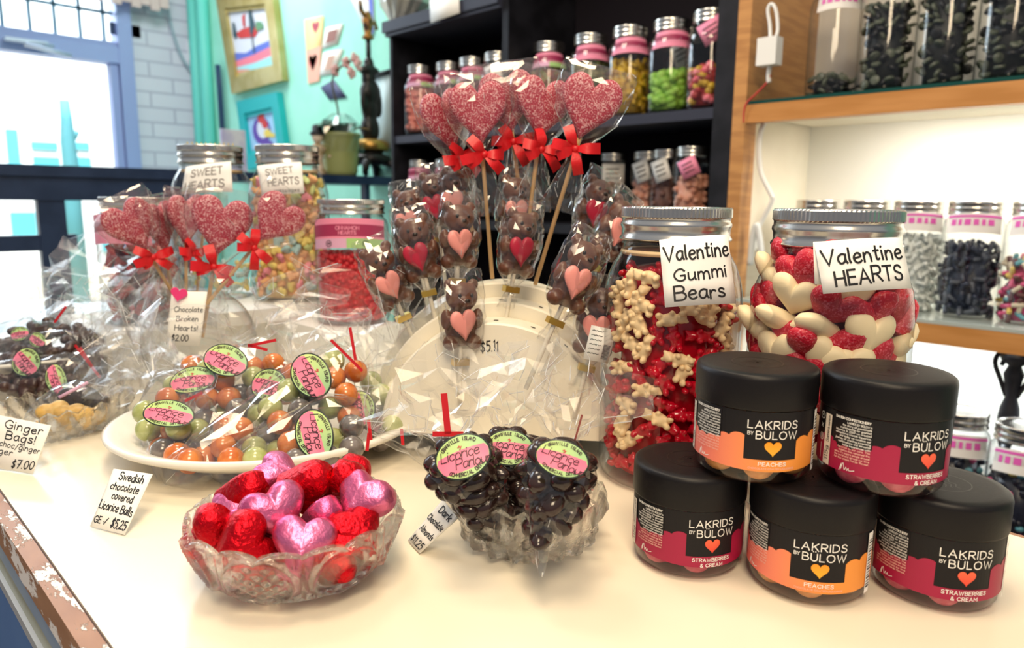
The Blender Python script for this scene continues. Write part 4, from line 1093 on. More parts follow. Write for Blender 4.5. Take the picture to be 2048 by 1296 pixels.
def corners_at(px, d):
    return [D(x, y, dd) for (x, y), dd in zip(px, d if isinstance(d, (tuple, list)) else [d] * 4)]

BIG = dict(R=.0585, H=.235, lidr=.0455, near=True)
pg = D(1352, 430, .612); pg.z = ZT + .0006
gj = jar('tall jar of red and white gummy bears with a hand-written card, behind the stacked tubs', pg, 'hand-labelled jars', **BIG)
MB().lathe([(.0437 + .0016 * math.cos(t), .1995 + .0022 * math.sin(t) - .002) for t in [2 * PI * k / 8 for k in range(9)]], 48).build('rubber_band', M_['rubber'], gj)
cs = corners_at(((1318, 480), (1455, 469), (1472, 607), (1330, 615)), (.553, .556, .556, .549))
o, m2 = hand_card(gj, cs, [('Valentine', .50, .68, .21, .92, .02), ('Gummi', .52, .38, .18, .74, .03), ('Bears', .48, .09, .20, .70, .02)], .004)
m2.build('lettering', M_['ink'], o, True)
ph = D(1675, 430, .546); ph.z = ZT + .0006
hj = jar('tall jar of red and white gummy hearts with a hand-written card, nearest the oak shelves', ph, 'hand-labelled jars', **BIG)
MB().lathe([(.0437 + .0016 * math.cos(t), .1995 + .0022 * math.sin(t) - .004) for t in [2 * PI * k / 8 for k in range(9)]], 48).build('rubber_band', M_['rubber'], hj)
cs = corners_at(((1628, 485), (1802, 475), (1823, 577), (1646, 588)), (.487, .490, .489, .484))
o, m2 = hand_card(hj, cs, [('Valentine', .49, .56, .29, .90, .03), ('HEARTS', .52, .15, .29, .76, .04)], .004)
m2.build('lettering', M_['ink'], o, True)
cs2 = corners_at(((1626, 484), (1700, 480), (1700, 565), (1629, 569)), (.489, .492, .491, .488))
mb = MB(); slab(mb, bil(cs2, .0005), bil(cs2, 0), nu=3, nv=2); mb.build('card_fold', M_['paper'], hj, True)

# gummy bears
def gummy_bear(v=.0011):
    b = MB()
    b.ball((0, 0, 0), (.0060, .0050, .0085)); b.ball((0, -.0005, .0098), (.0050, .0046, .0048)); b.ball((0, -.0042, .0090), (.0022, .002, .0018))
    for s in (-1, 1):
        b.ball((s * .0034, 0, .0138), (.0019, .0017, .0019)); b.ball((s * .0046, -.0034, .0034), (.0023, .0032, .0024)); b.ball((s * .0036, -.0034, -.0076), (.0029, .0038, .0030))
    return fused(b, v, 2)
gb = gummy_bear()
gb_s = Matrix.Diagonal((.94, 1.05, .98, 1))
for v_ in gb.vertices: v_.co = gb_s @ v_.co
mw = mat('gummy_cream', (.88, .66, .38), .45)
mr = mat('gummy_red', (.50, .003, .018), .10, spec=.6)
GBW, GBR = with_mat(gb, mw, 'gummy_bear'), with_mat(gb, mr, 'gummy_bear')
core_r = mat('gummy_core', (.42, .003, .014), .15)
MBc = MB().lathe([(.001, .008), (.042, .008), (.042, .172), (.03, .185), (.001, .19)], 24, M=Matrix.Translation(pg))
props(MBc.build('gummy_mass', core_r), 'packed red gummy bears deep in the middle of the gummy bear jar', 'candy', None, 'stuff')
def g_label(k): return ('cream-white gummy bear inside the tall gummy bear jar', 'red gummy bear inside the tall gummy bear jar')[k]
def put(me, p, Mr, lab, cat, grp, name): return inst(name, me, Matrix.Translation(p) @ Mr, lab, cat, grp)
def jar_point(p, px, py, r):
    """point at radius r inside the jar at p, on the side that faces the camera, seen at the pixel"""
    rr = ray(px, py); a = rr.x ** 2 + rr.y ** 2; b = -2 * (rr.x * p.x + rr.y * p.y); c = p.x ** 2 + p.y ** 2 - r * r
    disc = b * b - 4 * a * c
    t = (-b - math.sqrt(disc)) / (2 * a) if disc > 0 else -b / (2 * a)
    return CAM + rr * t
placed = []
wb_px = [(1262, 572, 10), (1275, 595, 40), (1255, 635, 60), (1280, 650, -30), (1338, 640, 80), (1360, 720, -75), (1405, 635, -55), (1245, 660, 30), (1268, 690, -60), (1290, 700, 20), (1245, 735, 75), (1250, 845, 10), (1262, 880, 50), (1320, 840, -70), (1300, 555, -80), (1240, 612, 0),
         (1440, 660, 40), (1450, 700, 10), (1245, 870, -30), (1272, 640, 15), (1290, 612, -70), (1420, 622, 30), (1380, 618, 85), (1455, 625, 70), (1240, 580, 60), (1365, 745, 30), (1290, 780, 80), (1258, 810, -80)]
rnd = random.Random(8)
for px, py, an in wb_px:
    q = jar_point(pg, px, py, .0475)
    a = math.atan2(q.y - pg.y, q.x - pg.x)
    placed.append(q)
    put(GBW, q, Matrix.Rotation(a + PI / 2, 4, 'Z') @ Matrix.Rotation(R_(an), 4, 'Y') @ Matrix.Rotation(rnd.uniform(-.5, .5), 4, 'Z'), g_label(0), 'gummy bear', 'cream gummy bears in the jar', 'gummy_bear')
n_red = 0
for _ in range(6000):
    if n_red >= 270: break
    a = face_cam(pg) - PI / 2 + rnd.uniform(-1.75, 1.75); z = rnd.uniform(.016, .185)
    rin = rnd.choice((.048, .0475, .044)); rin = rin if z < .155 else rin - (z - .155) * .45
    q = Vector((pg.x + rin * math.cos(a), pg.y + rin * math.sin(a), ZT + z))
    if any((q - o_).length < .0150 for o_ in placed): continue
    placed.append(q); n_red += 1
    put(GBR, q, Matrix.Rotation(a + PI / 2, 4, 'Z') @ Matrix.Rotation(rnd.uniform(0, 6.28), 4, 'Y') @ Matrix.Rotation(rnd.uniform(-.6, .6), 4, 'Z'), g_label(1), 'gummy bear', 'red gummy bears in the jar', 'gummy_bear')

# gummy hearts
gh = MB(); pillow(gh, soft_heart(40, .040, .18), .0082, 7, power=.55, side=.12)
ghm = gh.mesh('gummy_heart', [])
mhw = mat('gummy_heart_cream', (.90, .76, .50), .5)
mhr = specks('gummy_heart_sugar', (.50, .004, .025), (.78, .16, .22), 600, (.50, .74), .45, 0)
GHW, GHR = with_mat(ghm, mhw, 'gummy_heart'), with_mat(ghm, mhr, 'gummy_heart')
props(MB().lathe([(.001, .008), (.034, .008), (.034, .175), (.025, .19), (.001, .195)], 24, M=Matrix.Translation(ph)).build('gummy_mass', core_r), 'packed red gummy hearts deep in the middle of the gummy heart jar', 'candy', None, 'stuff')
hl = ('cream-white gummy heart inside the tall gummy heart jar', 'red sugared gummy heart inside the tall gummy heart jar')
placed = []
for px, py, an, tl, k, rr in [(1592, 592, 20, .5, 0, .043), (1560, 640, -60, 1.1, 0, .044), (1630, 655, -65, 1.1, 0, .045), (1735, 668, 10, .15, 0, .047), (1560, 705, 0, .4, 0, .046), (1650, 720, 30, .4, 0, .044), (1795, 690, -20, .6, 0, .045), (1690, 590, 0, .3, 0, .042), (1780, 740, 20, .3, 0, .045), (1545, 550, 50, .6, 0, .040), (1515, 650, 70, .8, 0, .047), (1690, 735, 0, .2, 0, .046),
                              (1605, 545, -20, .4, 1, .042), (1665, 615, 30, .6, 1, .044), (1610, 690, 60, .9, 1, .046), (1740, 625, -30, .7, 1, .044), (1790, 615, 0, .4, 1, .045), (1545, 595, 0, .3, 1, .042), (1690, 690, 100, .6, 1, .042), (1525, 615, 20, .3, 1, .046), (1770, 560, 30, .5, 1, .043), (1580, 670, 130, .5, 1, .040), (1520, 700, 45, .4, 1, .046), (1800, 650, 80, .4, 1, .046), (1650, 560, 200, .4, 1, .04), (1725, 560, 150, .4, 1, .04), (1570, 520, 90, .5, 1, .036), (1690, 520, 0, .5, 1, .036), (1620, 505, 40, .4, 1, .033), (1750, 720, 40, .5, 1, .042), (1610, 740, 10, .4, 1, .044)]:
    q = jar_point(ph, px, py, rr); a = math.atan2(q.y - ph.y, q.x - ph.x); placed.append(q)
    put((GHW, GHR)[k], q, Matrix.Rotation(a + PI / 2, 4, 'Z') @ Matrix.Rotation(tl, 4, 'X') @ Matrix.Rotation(R_(an), 4, 'Y'), hl[k], 'gummy heart', ('cream', 'red')[k] + ' gummy hearts in the jar', 'gummy_heart')
for _ in range(3000):
    if len(placed) > 75: break
    a = face_cam(ph) - PI / 2 + rnd.uniform(-1.9, 1.9); z = rnd.uniform(.02, .182)
    rin = .043 if z < .155 else .043 - (z - .155) * .5
    q = Vector((ph.x + rin * math.cos(a), ph.y + rin * math.sin(a), ZT + z))
    if any((q - o_).length < .0215 for o_ in placed): continue
    placed.append(q); k = int(rnd.random() > .25)
    put((GHW, GHR)[k], q, Matrix.Rotation(a + PI / 2, 4, 'Z') @ Matrix.Rotation(rnd.uniform(-.9, .9), 4, 'X') @ Matrix.Rotation(rnd.uniform(0, 6.28), 4, 'Y'), hl[k], 'gummy heart', ('cream', 'red')[k] + ' gummy hearts in the jar', 'gummy_heart')

# ------------------------------------------------------------------ black-lidded tubs of coated licorice
TR, TH = .0365, .0695
tub_black = mat('tub_lid', (.006, .005, .006), .42, spec=.30, bump=.05, bscale=900)
lab_black = mat('label_black', (.009, .008, .010), .45, spec=.3)
lab_rasp = mat('label_raspberry', (.36, .008, .055), .42)
lab_peach = grad('label_peach', (.86, .20, .16), (.86, .30, .045), 0, -.030, .012)
print_w = mat('tub_print', (.88, .86, .82), .5)
print_p = mat('tub_print_pink', (.85, .50, .42), .5)
foil_o = grad('heart_foil_orange', (.92, .50, .02), (.90, .28, .01), 2, .018, .030, .3)
foil_r = grad('heart_foil_red', (.80, .03, .02), (.86, .14, .06), 2, .018, .030, .3)
tub_clear = thin_clear('tub_clear', tint=(.94, .93, .92), edge=(.42, .40, .38), rough=.04, base=.05, gain=.5)
strip_m = mat('tub_strip', (.80, .72, .62), .5)
ball_peach = mat('ball_peach', (.72, .30, .09), .5, col2=(.80, .40, .15), nscale=160, bump=.2, bscale=300)
ball_straw = mat('ball_strawberry', (.62, .08, .15), .5, col2=(.74, .17, .24), nscale=160, bump=.2, bscale=300)
tub_body = MB().lathe([(.001, .0025), (.024, .0022), (.028, 0), (.0325, .0012), (.0350, .0045), (.0362, .011), (.0362, .047), (.0345, .0485), (.0335, .053)], 72).mesh('tub_body', tub_clear)
tub_lid = MB().lathe([(.0355, .0475), (.0372, .0475), (.0374, .0485), (.0374, .0655), (.0368, .0680), (.0352, .0692), (.030, .0695), (.015, .0695), (.001, .0695)], 72).mesh('tub_lid', tub_black)
em = MB()
em_f = flat((0, 0, .06965), (1, 0, 0), (0, 1, 0))
pen(em, [(.0155 * math.cos(2 * PI * k / 40), .0155 * math.sin(2 * PI * k / 40)) for k in range(41)], .0007, em_f)
for k in range(4): pen(em, [(x_ := -.009 + .003 * k + .0006 * math.sin(q), .0035 * (k - 1.5) * .7 + .0012 * math.sin(q * 1.9 + k)) if False else (-.010 + .0016 * q + .001 * k, .0032 * (k - 1.5) + .0011 * math.sin(q * 1.2 + k)) for q in range(11)], .0006, em_f)
em_me = em.mesh('lid_emblem', mat('emblem_black', (.006, .005, .006), .3))
bl_proto = MB().ball((0, 0, 0), (.0105, .0105, .0100), 24, 16)
BALLP, BALLS = bl_proto.mesh('candy_ball', ball_peach), bl_proto.mesh('candy_ball', ball_straw)
SMALL = ['LAKRIDS BY B\u00dcLOW is', 'the story of passionate', 'craftsmanship for gourmet', 'liquorice. In 2007 we created', 'exceptional Danish liquorice,', 'and today we continue our', 'journey of creating surprising', 'combinations and sensorial', 'taste experiences with']
SMALL2 = ['liquorice as our core. The', 'ambition has remained the', 'same: To inspire people around', 'the world and spread our love', 'for this unique Nordic flavour.']
def tub(label, p, th, flavour, where, seed):
    t = thing('candy_tub', label, 'tub', p, face_cam(p), 'black-lidded candy tubs stacked in a pyramid')
    inst('tub_body', tub_body, Matrix(), parent=t)
    lo = inst('tub_lid', tub_lid, Matrix(), parent=t)
    inst('lid_emblem', em_me, Matrix.Rotation(seed * .7, 4, 'Z'), parent=lo)
    R = TR
    lb = MB(); base = cyl(R, th, 0)
    Z0 = lambda u: .0102 + .0012 * (1 - math.cos(min(1, abs(u) / .05) * PI)) * .5
    us = [-.110 + .220 * i / 110 for i in range(111)]
    peach = flavour == 'peach'
    colm = lab_peach if peach else lab_rasp
    # black sheet
    for i in range(110):
        for (a, b) in ((us[i], us[i + 1]),):
            lb.add([base(a, Z0(a)), base(b, Z0(b)), base(b, .0470), base(a, .0470)], [(0, 1, 2, 3)], 0, True)
    # coloured cloud with bumps; the dark box is left free
    f1 = cyl(R + .00015, th, 0)
    def top(u):
        if -.0160 <= u <= .0158: return .0176
        best = .0235
        for c, r, z in ((-.0200, .0058, .0288), (-.0285, .0046, .0280), (-.037, .006, .0235), (-.046, .006, .0225), (-.060, .009, .0240), (-.076, .009, .020), (-.092, .009, .018), (-.106, .008, .02), (.0215, .0060, .0268), (.032, .006, .0285), (.043, .007, .026), (.056, .008, .024), (.070, .008, .026), (.085, .008, .019), (.100, .009, .021)):
            if abs(u - c) < r: best = max(best, z + math.sqrt(r * r - (u - c) ** 2) * .8)
        return best
    fine = [-.110 + .220 * i / 330 for i in range(331)]
    for a, b in zip(fine, fine[1:]):
        m_ = (a + b) / 2; tz = top(m_)
        lb.add([f1(a, Z0(a)), f1(b, Z0(b)), f1(b, tz), f1(a, tz)], [(0, 1, 2, 3)], 1, True)
    # black panel behind the story text
    f2 = cyl(R + .00025, th, 0)
    lb.add([f2(-.0550 + .0242 * i / 6, z) for z in (.0285, .046) for i in range(7)], [(i, i + 1, 8 + i, 7 + i) for i in range(6)], 0, True)
    lab = lb.build('tub_label', [lab_black, colm], t)
    # lettering
    tx = MB(); f3 = cyl(R + .0004, th, 0)
    write(tx, 'LAKRIDS', .0005, .0372, .0046, f3, .00062, width=.0300, sp=3)
    write(tx, 'BY', -.0128, .0330, .0020, f3, .00034)
    write(tx, 'B\u00dcLOW', .0030, .0308, .0046, f3, .00062, width=.0250, sp=3)
    if peach:
        write(tx, 'PEACHES', .001, .0140, .0022, f3, .00042, width=.0165, sp=3)
        write(tx, 'CHOCOLATE COATED LIQUORICE', .001, .0118, .0010, f3, .0002, 1, width=.028, sp=3)
    else:
        write(tx, 'STRAWBERRIES', .001, .0142, .0023, f3, .00044, width=.0255, sp=3)
        write(tx, '& CREAM', .001, .0106, .0022, f3, .00042, width=.0150, sp=3)
    write(tx, 'DANISH CONFECTIONERY', -.0540, .0436, .0013, f3, .00032, width=.0215, align='l')
    for k, s in enumerate(SMALL):
        write(tx, s, -.0318, .0414 - k * .00172, .00115, f3, .00020, align='r', width=.0215 * min(1, len(s) / 29))
    for k, s in enumerate(SMALL2):
        write(tx, s, -.0318, .0414 - (k + 9) * .00172, .00115, f3, .00020, 1, align='r', width=.0215 * min(1, len(s) / 29))
    sg = [(-.0490 + a_, z_ + .0030) for a_, z_ in ((0, .0090), (.0015, .0135), (.001, .0095), (.0025, .0140), (.0035, .0100), (.0045, .0118), (.0052, .0100), (.006, .0116), (.0065, .0102), (.0095, .0110))]
    pen(tx, [tuple(q)[:2] for q in ease([(x, y, 0) for x, y in sg], 4)], .00035, f3)
    tx.build('lettering', [print_w, print_p], lab)
    # barcode strip and weight strip at the seam
    sb = MB(); f4 = cyl(R + .0006, th, 0); f6 = cyl(R + .0008, th, 0)
    patch(sb, f4, .0340, .0405, .0065, .0455, 3, 1, 0)
    for k in range(17):
        z = .010 + k * .0019; sb.add([f6(.0350, z), f6(.0396, z), f6(.0396, z + .0006 + .0005 * (k % 3 == 0)), f6(.0350, z + .0006 + .0005 * (k % 3 == 0))], [(0, 1, 2, 3)], 1)
    sb.build('barcode_strip', [M_['paper_w'], M_['ink']], lab)
    sb = MB()
    patch(sb, f4, -.0635, -.0575, .0120, .0435, 3, 1, 0)
    write(sb, '115g', .0, .0, .0030, lambda u, v: f6(-.0592 - v, .0150 + u), .0004, 1, align='l', width=.0085)
    write(sb, 'Samira', .0, .0, .0024, lambda u, v: f6(-.0592 - v, .0262 + u), .0003, 1, align='l', width=.0090)
    write(sb, 'CRAFTED BY', .0, .0, .0012, lambda u, v: f6(-.0592 - v, .0362 + u), .0002, 1, align='l', width=.0065)
    sb.build('weight_strip', [strip_m, M_['ink']], lab)
    sb = MB()
    for zc in (.041, .0275): pen(sb, [(-.0672 + .0022 * math.cos(k * PI / 8), zc + .0022 * math.sin(k * PI / 8)) for k in range(17)], .0004, f4)
    write(sb, '@', -.0672, .0264, .0024, f4, .0003); write(sb, '*', -.0672, .0402, .002, f4, .0003)
    pen(sb, [(-.0685, .036), (-.066, .0335)], .0004, f4); pen(sb, [(-.0685, .0335), (-.066, .036)], .0004, f4); pen(sb, [(-.0672, .0235), (-.0672, .014)], .0004, f4)
    sb.build('packing_symbols', print_w, lab)
    hm = MB(); f5 = cyl(R + .0005, th, 0)
    hp_ = heart2d(30, .0104)
    hm.add([f5(.0008 + x, .0244 + z) for x, z in hp_] + [cyl(R + .0011, th)(.0008, .0244)], [(i, (i + 1) % 30, 30) for i in range(30)], 0, True)
    hm.build('heart_print', foil_o if peach else foil_r, lab)
    # sweets inside
    rnd = random.Random(seed); nb = 0
    me = BALLP if peach else BALLS
    for ring_r, cnt, z, off in ((.0242, 6, .0118, th * .6), (.0242, 6, .0310, th * .6 + .5)):
        for k in range(cnt):
            a = face_cam(p) - PI / 2 + off + 2 * PI * k / cnt
            inst('candy_ball', me, Matrix.Translation(p + Vector((ring_r * math.cos(a), ring_r * math.sin(a), z))) @ Matrix.Rotation(rnd.random() * 6, 4, 'X'),
                 ('peach-coloured' if peach else 'strawberry-pink') + ' coated licorice ball inside the ' + where, 'candy', 'coated licorice balls in the tubs')
    return t
cL1 = Vector((.413, .2475, ZT + .0004)); cL2 = Vector((.4415, .1765, ZT + .0004)); cL3 = Vector((.4925, .1175, ZT + .0004))
tub('raspberry-red labelled tub at the gummy jar end of the bottom row', cL1, R_(25), 'straw', 'bottom tub below the gummy bear jar', 1)
tub('peach labelled tub in the middle of the bottom row', cL2, R_(11), 'peach', 'bottom middle tub', 2)
tub('raspberry-red labelled tub at the outer end of the bottom row, nearest the frame edge', cL3, R_(27), 'straw', 'outer bottom tub', 3)
c4 = (cL1 + cL2) / 2 + Vector((0, 0, TH + .0006)); c5 = (cL2 + cL3) / 2 + Vector((0, 0, TH + .0006))
tub('peach labelled tub on the top row, in front of the gummy bear jar', c4, R_(18), 'peach', 'upper peach tub', 4)
tub('raspberry-red labelled tub on the top row, turned to show its weight strip', c5, R_(41), 'straw', 'upper raspberry tub', 5)
# ------------------------------------------------------------------ clear film
FILM = thin_clear('cello_film', tint=(.995, .995, .99), edge=(.92, .92, .91), rough=.07, base=.075, gain=.9, haze=.012)
FILM_TAIL = thin_clear('cello_tail', tint=(1, 1, .998), edge=(.99, .985, .98), rough=.10, base=.022, gain=.55, haze=.035)
GLINT = thin_clear('cello_glint', tint=(1, 1, 1), edge=(1, 1, 1), rough=.15, base=.25, gain=.5, haze=.45)  # whitened film: glints along the folds put into the colour
FILM_POP = thin_clear('cello_pop', tint=(.985, .98, .97), edge=(.80, .79, .78), rough=.07, base=.075, gain=.9, haze=.012)
def film(mb, path, rad, flat_dir, n=22, amp=.10, seed=0, pleat=0.0, pk=5, sub=3, smooth=False, mi=0, M=None, glint=0.0, cr=.00032):
    """crumpled tube of film: path points, (half width, half depth) at each, flat_dir = its thin direction"""
    rnd = random.Random(seed)
    P = ease(path, sub); K = len(path)
    rr = []
    for i in range(len(P)):
        t = i / sub; k = min(int(t), K - 2); f_ = t - k
        rr.append((rad[k][0] * (1 - f_) + rad[k + 1][0] * f_, rad[k][1] * (1 - f_) + rad[k + 1][1] * f_))
    vs, fs = [], []
    fd = Vector(flat_dir)
    ph = rnd.uniform(0, 6)
    for i, p in enumerate(P):
        t = (P[min(i + 1, len(P) - 1)] - P[max(i - 1, 0)]).normalized()
        nv = (fd - t * fd.dot(t)).normalized(); sd = t.cross(nv)
        for k in range(n):
            a = 2 * PI * k / n
            q = 1 + rnd.uniform(-amp, amp) + pleat * (i / len(P)) * math.sin(pk * a + ph + i * .25)
            vs.append(p + sd * (rr[i][0] * math.cos(a) * q) + nv * (rr[i][1] * math.sin(a) * q) + t * (rnd.uniform(-1, 1) * amp * rr[i][0] * .5))
    for i in range(len(P) - 1):
        for k in range(n):
            k2 = (k + 1) % n
            a_, b_, c_, d_ = i * n + k, i * n + k2, (i + 1) * n + k2, (i + 1) * n + k
            if rnd.random() < .5: fs += [(a_, b_, c_), (a_, c_, d_)]
            else: fs += [(a_, b_, d_), (b_, c_, d_)]
    mb.add(vs, fs, mi, smooth, M)
    if glint:  # thin pale tubes along some folds, painted highlights
        for i in range(len(P) - 1):
            for k in range(n):
                if rnd.random() < glint:
                    mb.tube([vs[i * n + k], vs[(i + 1) * n + (k + rnd.choice((0, 0, 0, 1))) % n]], cr * rnd.uniform(.5, 1.4), 4, mi + 1, True, False, M)
# ------------------------------------------------------------------ shop stickers
stk_green = grad('sticker_green', (.62, .78, .26), (.36, .62, .33), 0, -.02, .02)
stk_pink = mat('sticker_pink', (.86, .20, .33), .4, col2=(.88, .30, .42), nscale=120, stretch=(.15, .15, 1))
stk_edge = mat('sticker_edge', (.02, .03, .025), .4)
stk_ink = mat('sticker_ink', (.035, .012, .02), .45)
def sticker(parent, c, ex, ez, a, b, bulge=.14, full=True, seed=1):
    """oval shop sticker: dark rim, green cap and foot, pink band, script lettering"""
    Mx = Matrix.Identity(4)
    ex, ez = Vector(ex).normalized(), Vector(ez).normalized(); nn = ex.cross(ez).normalized()
    for i in range(3): Mx[i][0], Mx[i][1], Mx[i][2], Mx[i][3] = ex[i], ez[i], nn[i], c[i]
    loc = WM[parent.name].inverted() @ Mx
    S = lambda u, v, off=0.0: Vector((u, v, bulge * a * (1 - (u / a) ** 2) + off))
    mb = MB()
    nv, nu = 24, 20
    def arcv(u): return .30 * b - .10 * b * (u / a) ** 2
    def arcl(u): return -.62 * b + .12 * b * (u / a) ** 2
    # rim
    ring = [(math.cos(2 * PI * k / 48), math.sin(2 * PI * k / 48)) for k in range(48)]
    mb.add([S(a * x, b * y) for x, y in ring] + [S(.94 * a * x, .92 * b * y, .0002) for x, y in ring], [(k, (k + 1) % 48, 48 + (k + 1) % 48, 48 + k) for k in range(48)], 2, True)
    mb.add([S(.94 * a * x, .92 * b * y, -.0002) for x, y in ring] , [tuple(range(48))], 0, True)
    for i in range(nu):
        u0, u1 = (-1 + 2 * i / nu) * .94 * a, (-1 + 2 * (i + 1) / nu) * .94 * a
        def lim(u): return .92 * b * math.sqrt(max(0, 1 - (u / (.94 * a)) ** 2))
        l0, l1 = lim(u0), lim(u1)
        cuts0 = [-l0, max(-l0, min(l0, arcl(u0))), max(-l0, min(l0, arcv(u0))), l0]
        cuts1 = [-l1, max(-l1, min(l1, arcl(u1))), max(-l1, min(l1, arcv(u1))), l1]
        for k, m in ((0, 0), (1, 1), (2, 0)):
            mb.add([S(u0, cuts0[k], .0002), S(u1, cuts1[k], .0002), S(u1, cuts1[k + 1], .0002), S(u0, cuts0[k + 1], .0002)], [(0, 1, 2, 3)], m, True)
    o = mb.build('sticker', [stk_green, stk_pink, stk_edge], parent, M=loc)
    tx = MB(); f = lambda u, v: S(u, v, .0005)
    write(tx, 'Licorice', -.10 * a, -.04 * b, .44 * b, f, .040 * b, width=1.34 * a, shear=.30, sp=1.0, slope=-.10)
    write(tx, 'Parlour', .24 * a, -.54 * b, .44 * b, f, .040 * b, width=1.20 * a, shear=.30, sp=1.0, slope=-.12)
    def arc(s, top):
        n_ = len(s)
        for i, ch in enumerate(s):
            if ch == ' ': continue
            t = (i - (n_ - 1) / 2) / n_
            ang = (PI / 2 - t * 1.75) if top else (-PI / 2 + t * 1.75)
            px, py = .80 * a * math.cos(ang), .77 * b * math.sin(ang)
            tg = Vector((-.80 * a * math.sin(ang), .77 * b * math.cos(ang))) * (-1 if top else 1); tg.normalize(); nm = Vector((-tg.y, tg.x))
            h = .155 * b
            adv, st = glyph(ch)
            for s_ in st:
                pen(tx, [(px + tg.x * (q[0] - adv / 2) * h / 10 * .85 + nm.x * (q[1] - 5) * h / 10, py + tg.y * (q[0] - adv / 2) * h / 10 * .85 + nm.y * (q[1] - 5) * h / 10) for q in s_], .035 * b, f)
    arc('GRANVILLE ISLAND', True); arc('COMMERCIAL DRIVE', False)
    pen(tx, [(x * .05 * a, .40 * b + y * .06 * b) for x, y in ((-1, .4), (0, 1.2), (.6, .2), (1.3, .5), (.4, -.6), (-.2, -1.2))], .05 * b, f, 1)
    tx.build('lettering', [stk_ink, mat('sticker_bird', (.55, .05, .06), .5) if 'sticker_bird' not in bpy.data.materials else bpy.data.materials['sticker_bird']], o)
    return o
def axes(roll, pitch=0.0, yaw=0.0):
    """right and up directions of something facing the viewer, turned clockwise by roll, then tipped back / turned"""
    r, u, b = RT.copy(), UP.copy(), -FW
    r, b = r * math.cos(yaw) + b * math.sin(yaw), b * math.cos(yaw) - r * math.sin(yaw)
    u = u * math.cos(pitch) - b * math.sin(pitch)
    return r * math.cos(roll) - u * math.sin(roll), u * math.cos(roll) + r * math.sin(roll)
def tie(mb, p, d, ln, w=.0016):
    d = Vector(d).normalized(); s = d.cross(FW).normalized()
    mb.box((-w, -.0004, 0), (w, .0004, ln), M=Matrix.Translation(p) @ Matrix(((s.x, FW.x, d.x), (s.y, FW.y, d.y), (s.z, FW.z, d.z))).to_4x4())

# ------------------------------------------------------------------ cut-glass bowl of foil hearts
CRY = crystal('cut_glass', tint=(.995, .99, .975), clear=.30)
def cut_bowl(label, p, Rr, H, Rb, seed, style, yaw=0.0, sx=1.0, sy=1.0, name='glass_bowl', teeth=16):
    n, m = (432, 64) if style == 'fan' else (teeth * 8, 22)
    prof = []
    for j in range(m + 1):
        t = j / m
        r = Rb + (Rr - Rb) * (math.sin(t * PI / 2) ** .85); z = H * (1 - math.cos(t * PI / 2)) ** .92
        prof.append((r, z + .003))
    def rim(a, t):
        if style == 'fan': return .0035 * abs(math.sin(teeth / 2 * a)) ** .6 * max(0, (t - .72) / .28)
        return .0050 * (abs((a * teeth / (2 * PI)) % 1 - .5) * 2) * max(0, (t - .6) / .4)
    def relief(a, t):
        if style == 'fan':
            s = (a * 8 / (2 * PI)) % 1; x = (s - .5) * 2          # 8 panels round
            k = int(a * 8 / (2 * PI)) % 2
            if t > .38:
                y = (t - .69) / .31
                e = math.hypot(x * 1.15, y)
                if e < .78:
                    if k: return -.0020 + (.0016 * max(0, 1 - e / .6) if e > .50 else .0004)
                    u, v = (x * 8 + y * 7), (x * 8 - y * 7)
                    return .0018 * (max(abs(math.sin(u)), abs(math.sin(v)))) - .0016
                if e < 1.06: return .0026 * (1 - abs(e - .92) / .14)
                return .0006 * math.sin(56 * a)
            return .0026 * max(abs(math.sin(a * 12 + t * 10)), abs(math.sin(a * 12 - t * 10))) - .0022
        q = abs(((a * teeth / (2 * PI)) + t * 1.2) % 1 - .5) + abs(((a * teeth / (2 * PI)) - t * 1.2) % 1 - .5)
        return .0085 * (q - .5)
    vs, fs = [], []
    for j, (r, z) in enumerate(prof):
        t = j / m
        for i in range(n):
            a = 2 * PI * i / n; d = relief(a, t) * min(1, t * 6) * 1.5
            vs.append(((r + d) * math.sin(a) * sx, -(r + d) * math.cos(a) * sy, z + rim(a, t) - (d * .4 if t < .4 else 0)))
    L = len(vs); mi_ = 14
    for j in range(mi_ + 1):
        t = 1 - j / mi_
        r = (Rb + (Rr - Rb) * (math.sin(t * PI / 2) ** .85)) - .0032; z = H * (1 - math.cos(t * PI / 2)) ** .92 + .003 + .0022 * (1 - t) + .0012
        for i in range(n):
            a = 2 * PI * i / n
            vs.append((max(.002, r * (1 if j < mi_ else .6)) * math.sin(a) * sx, -max(.002, r * (1 if j < mi_ else .6)) * math.cos(a) * sy, z + rim(a, t)))
    rows = (m + 1) + (mi_ + 1)
    for j in range(rows - 1):
        for i in range(n): fs.append((j * n + i, j * n + (i + 1) % n, (j + 1) * n + (i + 1) % n, (j + 1) * n + i))
    c0 = len(vs); vs.append((0, 0, prof[0][1] - .0)); vs.append((0, 0, prof[0][1] + .0034))
    for i in range(n):
        fs.append(((i + 1) % n, i, c0)); fs.append(((rows - 1) * n + i, (rows - 1) * n + (i + 1) % n, c0 + 1))
    mb = MB().add(vs, fs, 0, style == 'fan'); mb.recalc = True
    o = mb.build(name, CRY)
    o.location = p; o.rotation_euler = (0, 0, yaw)
    return props(o, label, 'bowl')
pb = Vector((.2112, .4125, ZT - .0025))
cut_bowl('round cut-glass bowl with a scalloped rim, heaped with foil chocolate hearts', pb, .0665, .0385, .033, 1, 'fan', .35)
fpink = mat('foil_pink', (.70, .10, .26), .36, .88, bump=.55, bscale=190, col2=(.76, .18, .36), nscale=40)
fred = mat('foil_red', (.62, .004, .014), .36, .85, bump=.8, bscale=300)
fh_ = MB(); pillow(fh_, soft_heart(56, .0365, .30), .0135, 10, power=.50, side=.40, back=.55)
FHm = fh_.mesh('foil_heart', [])
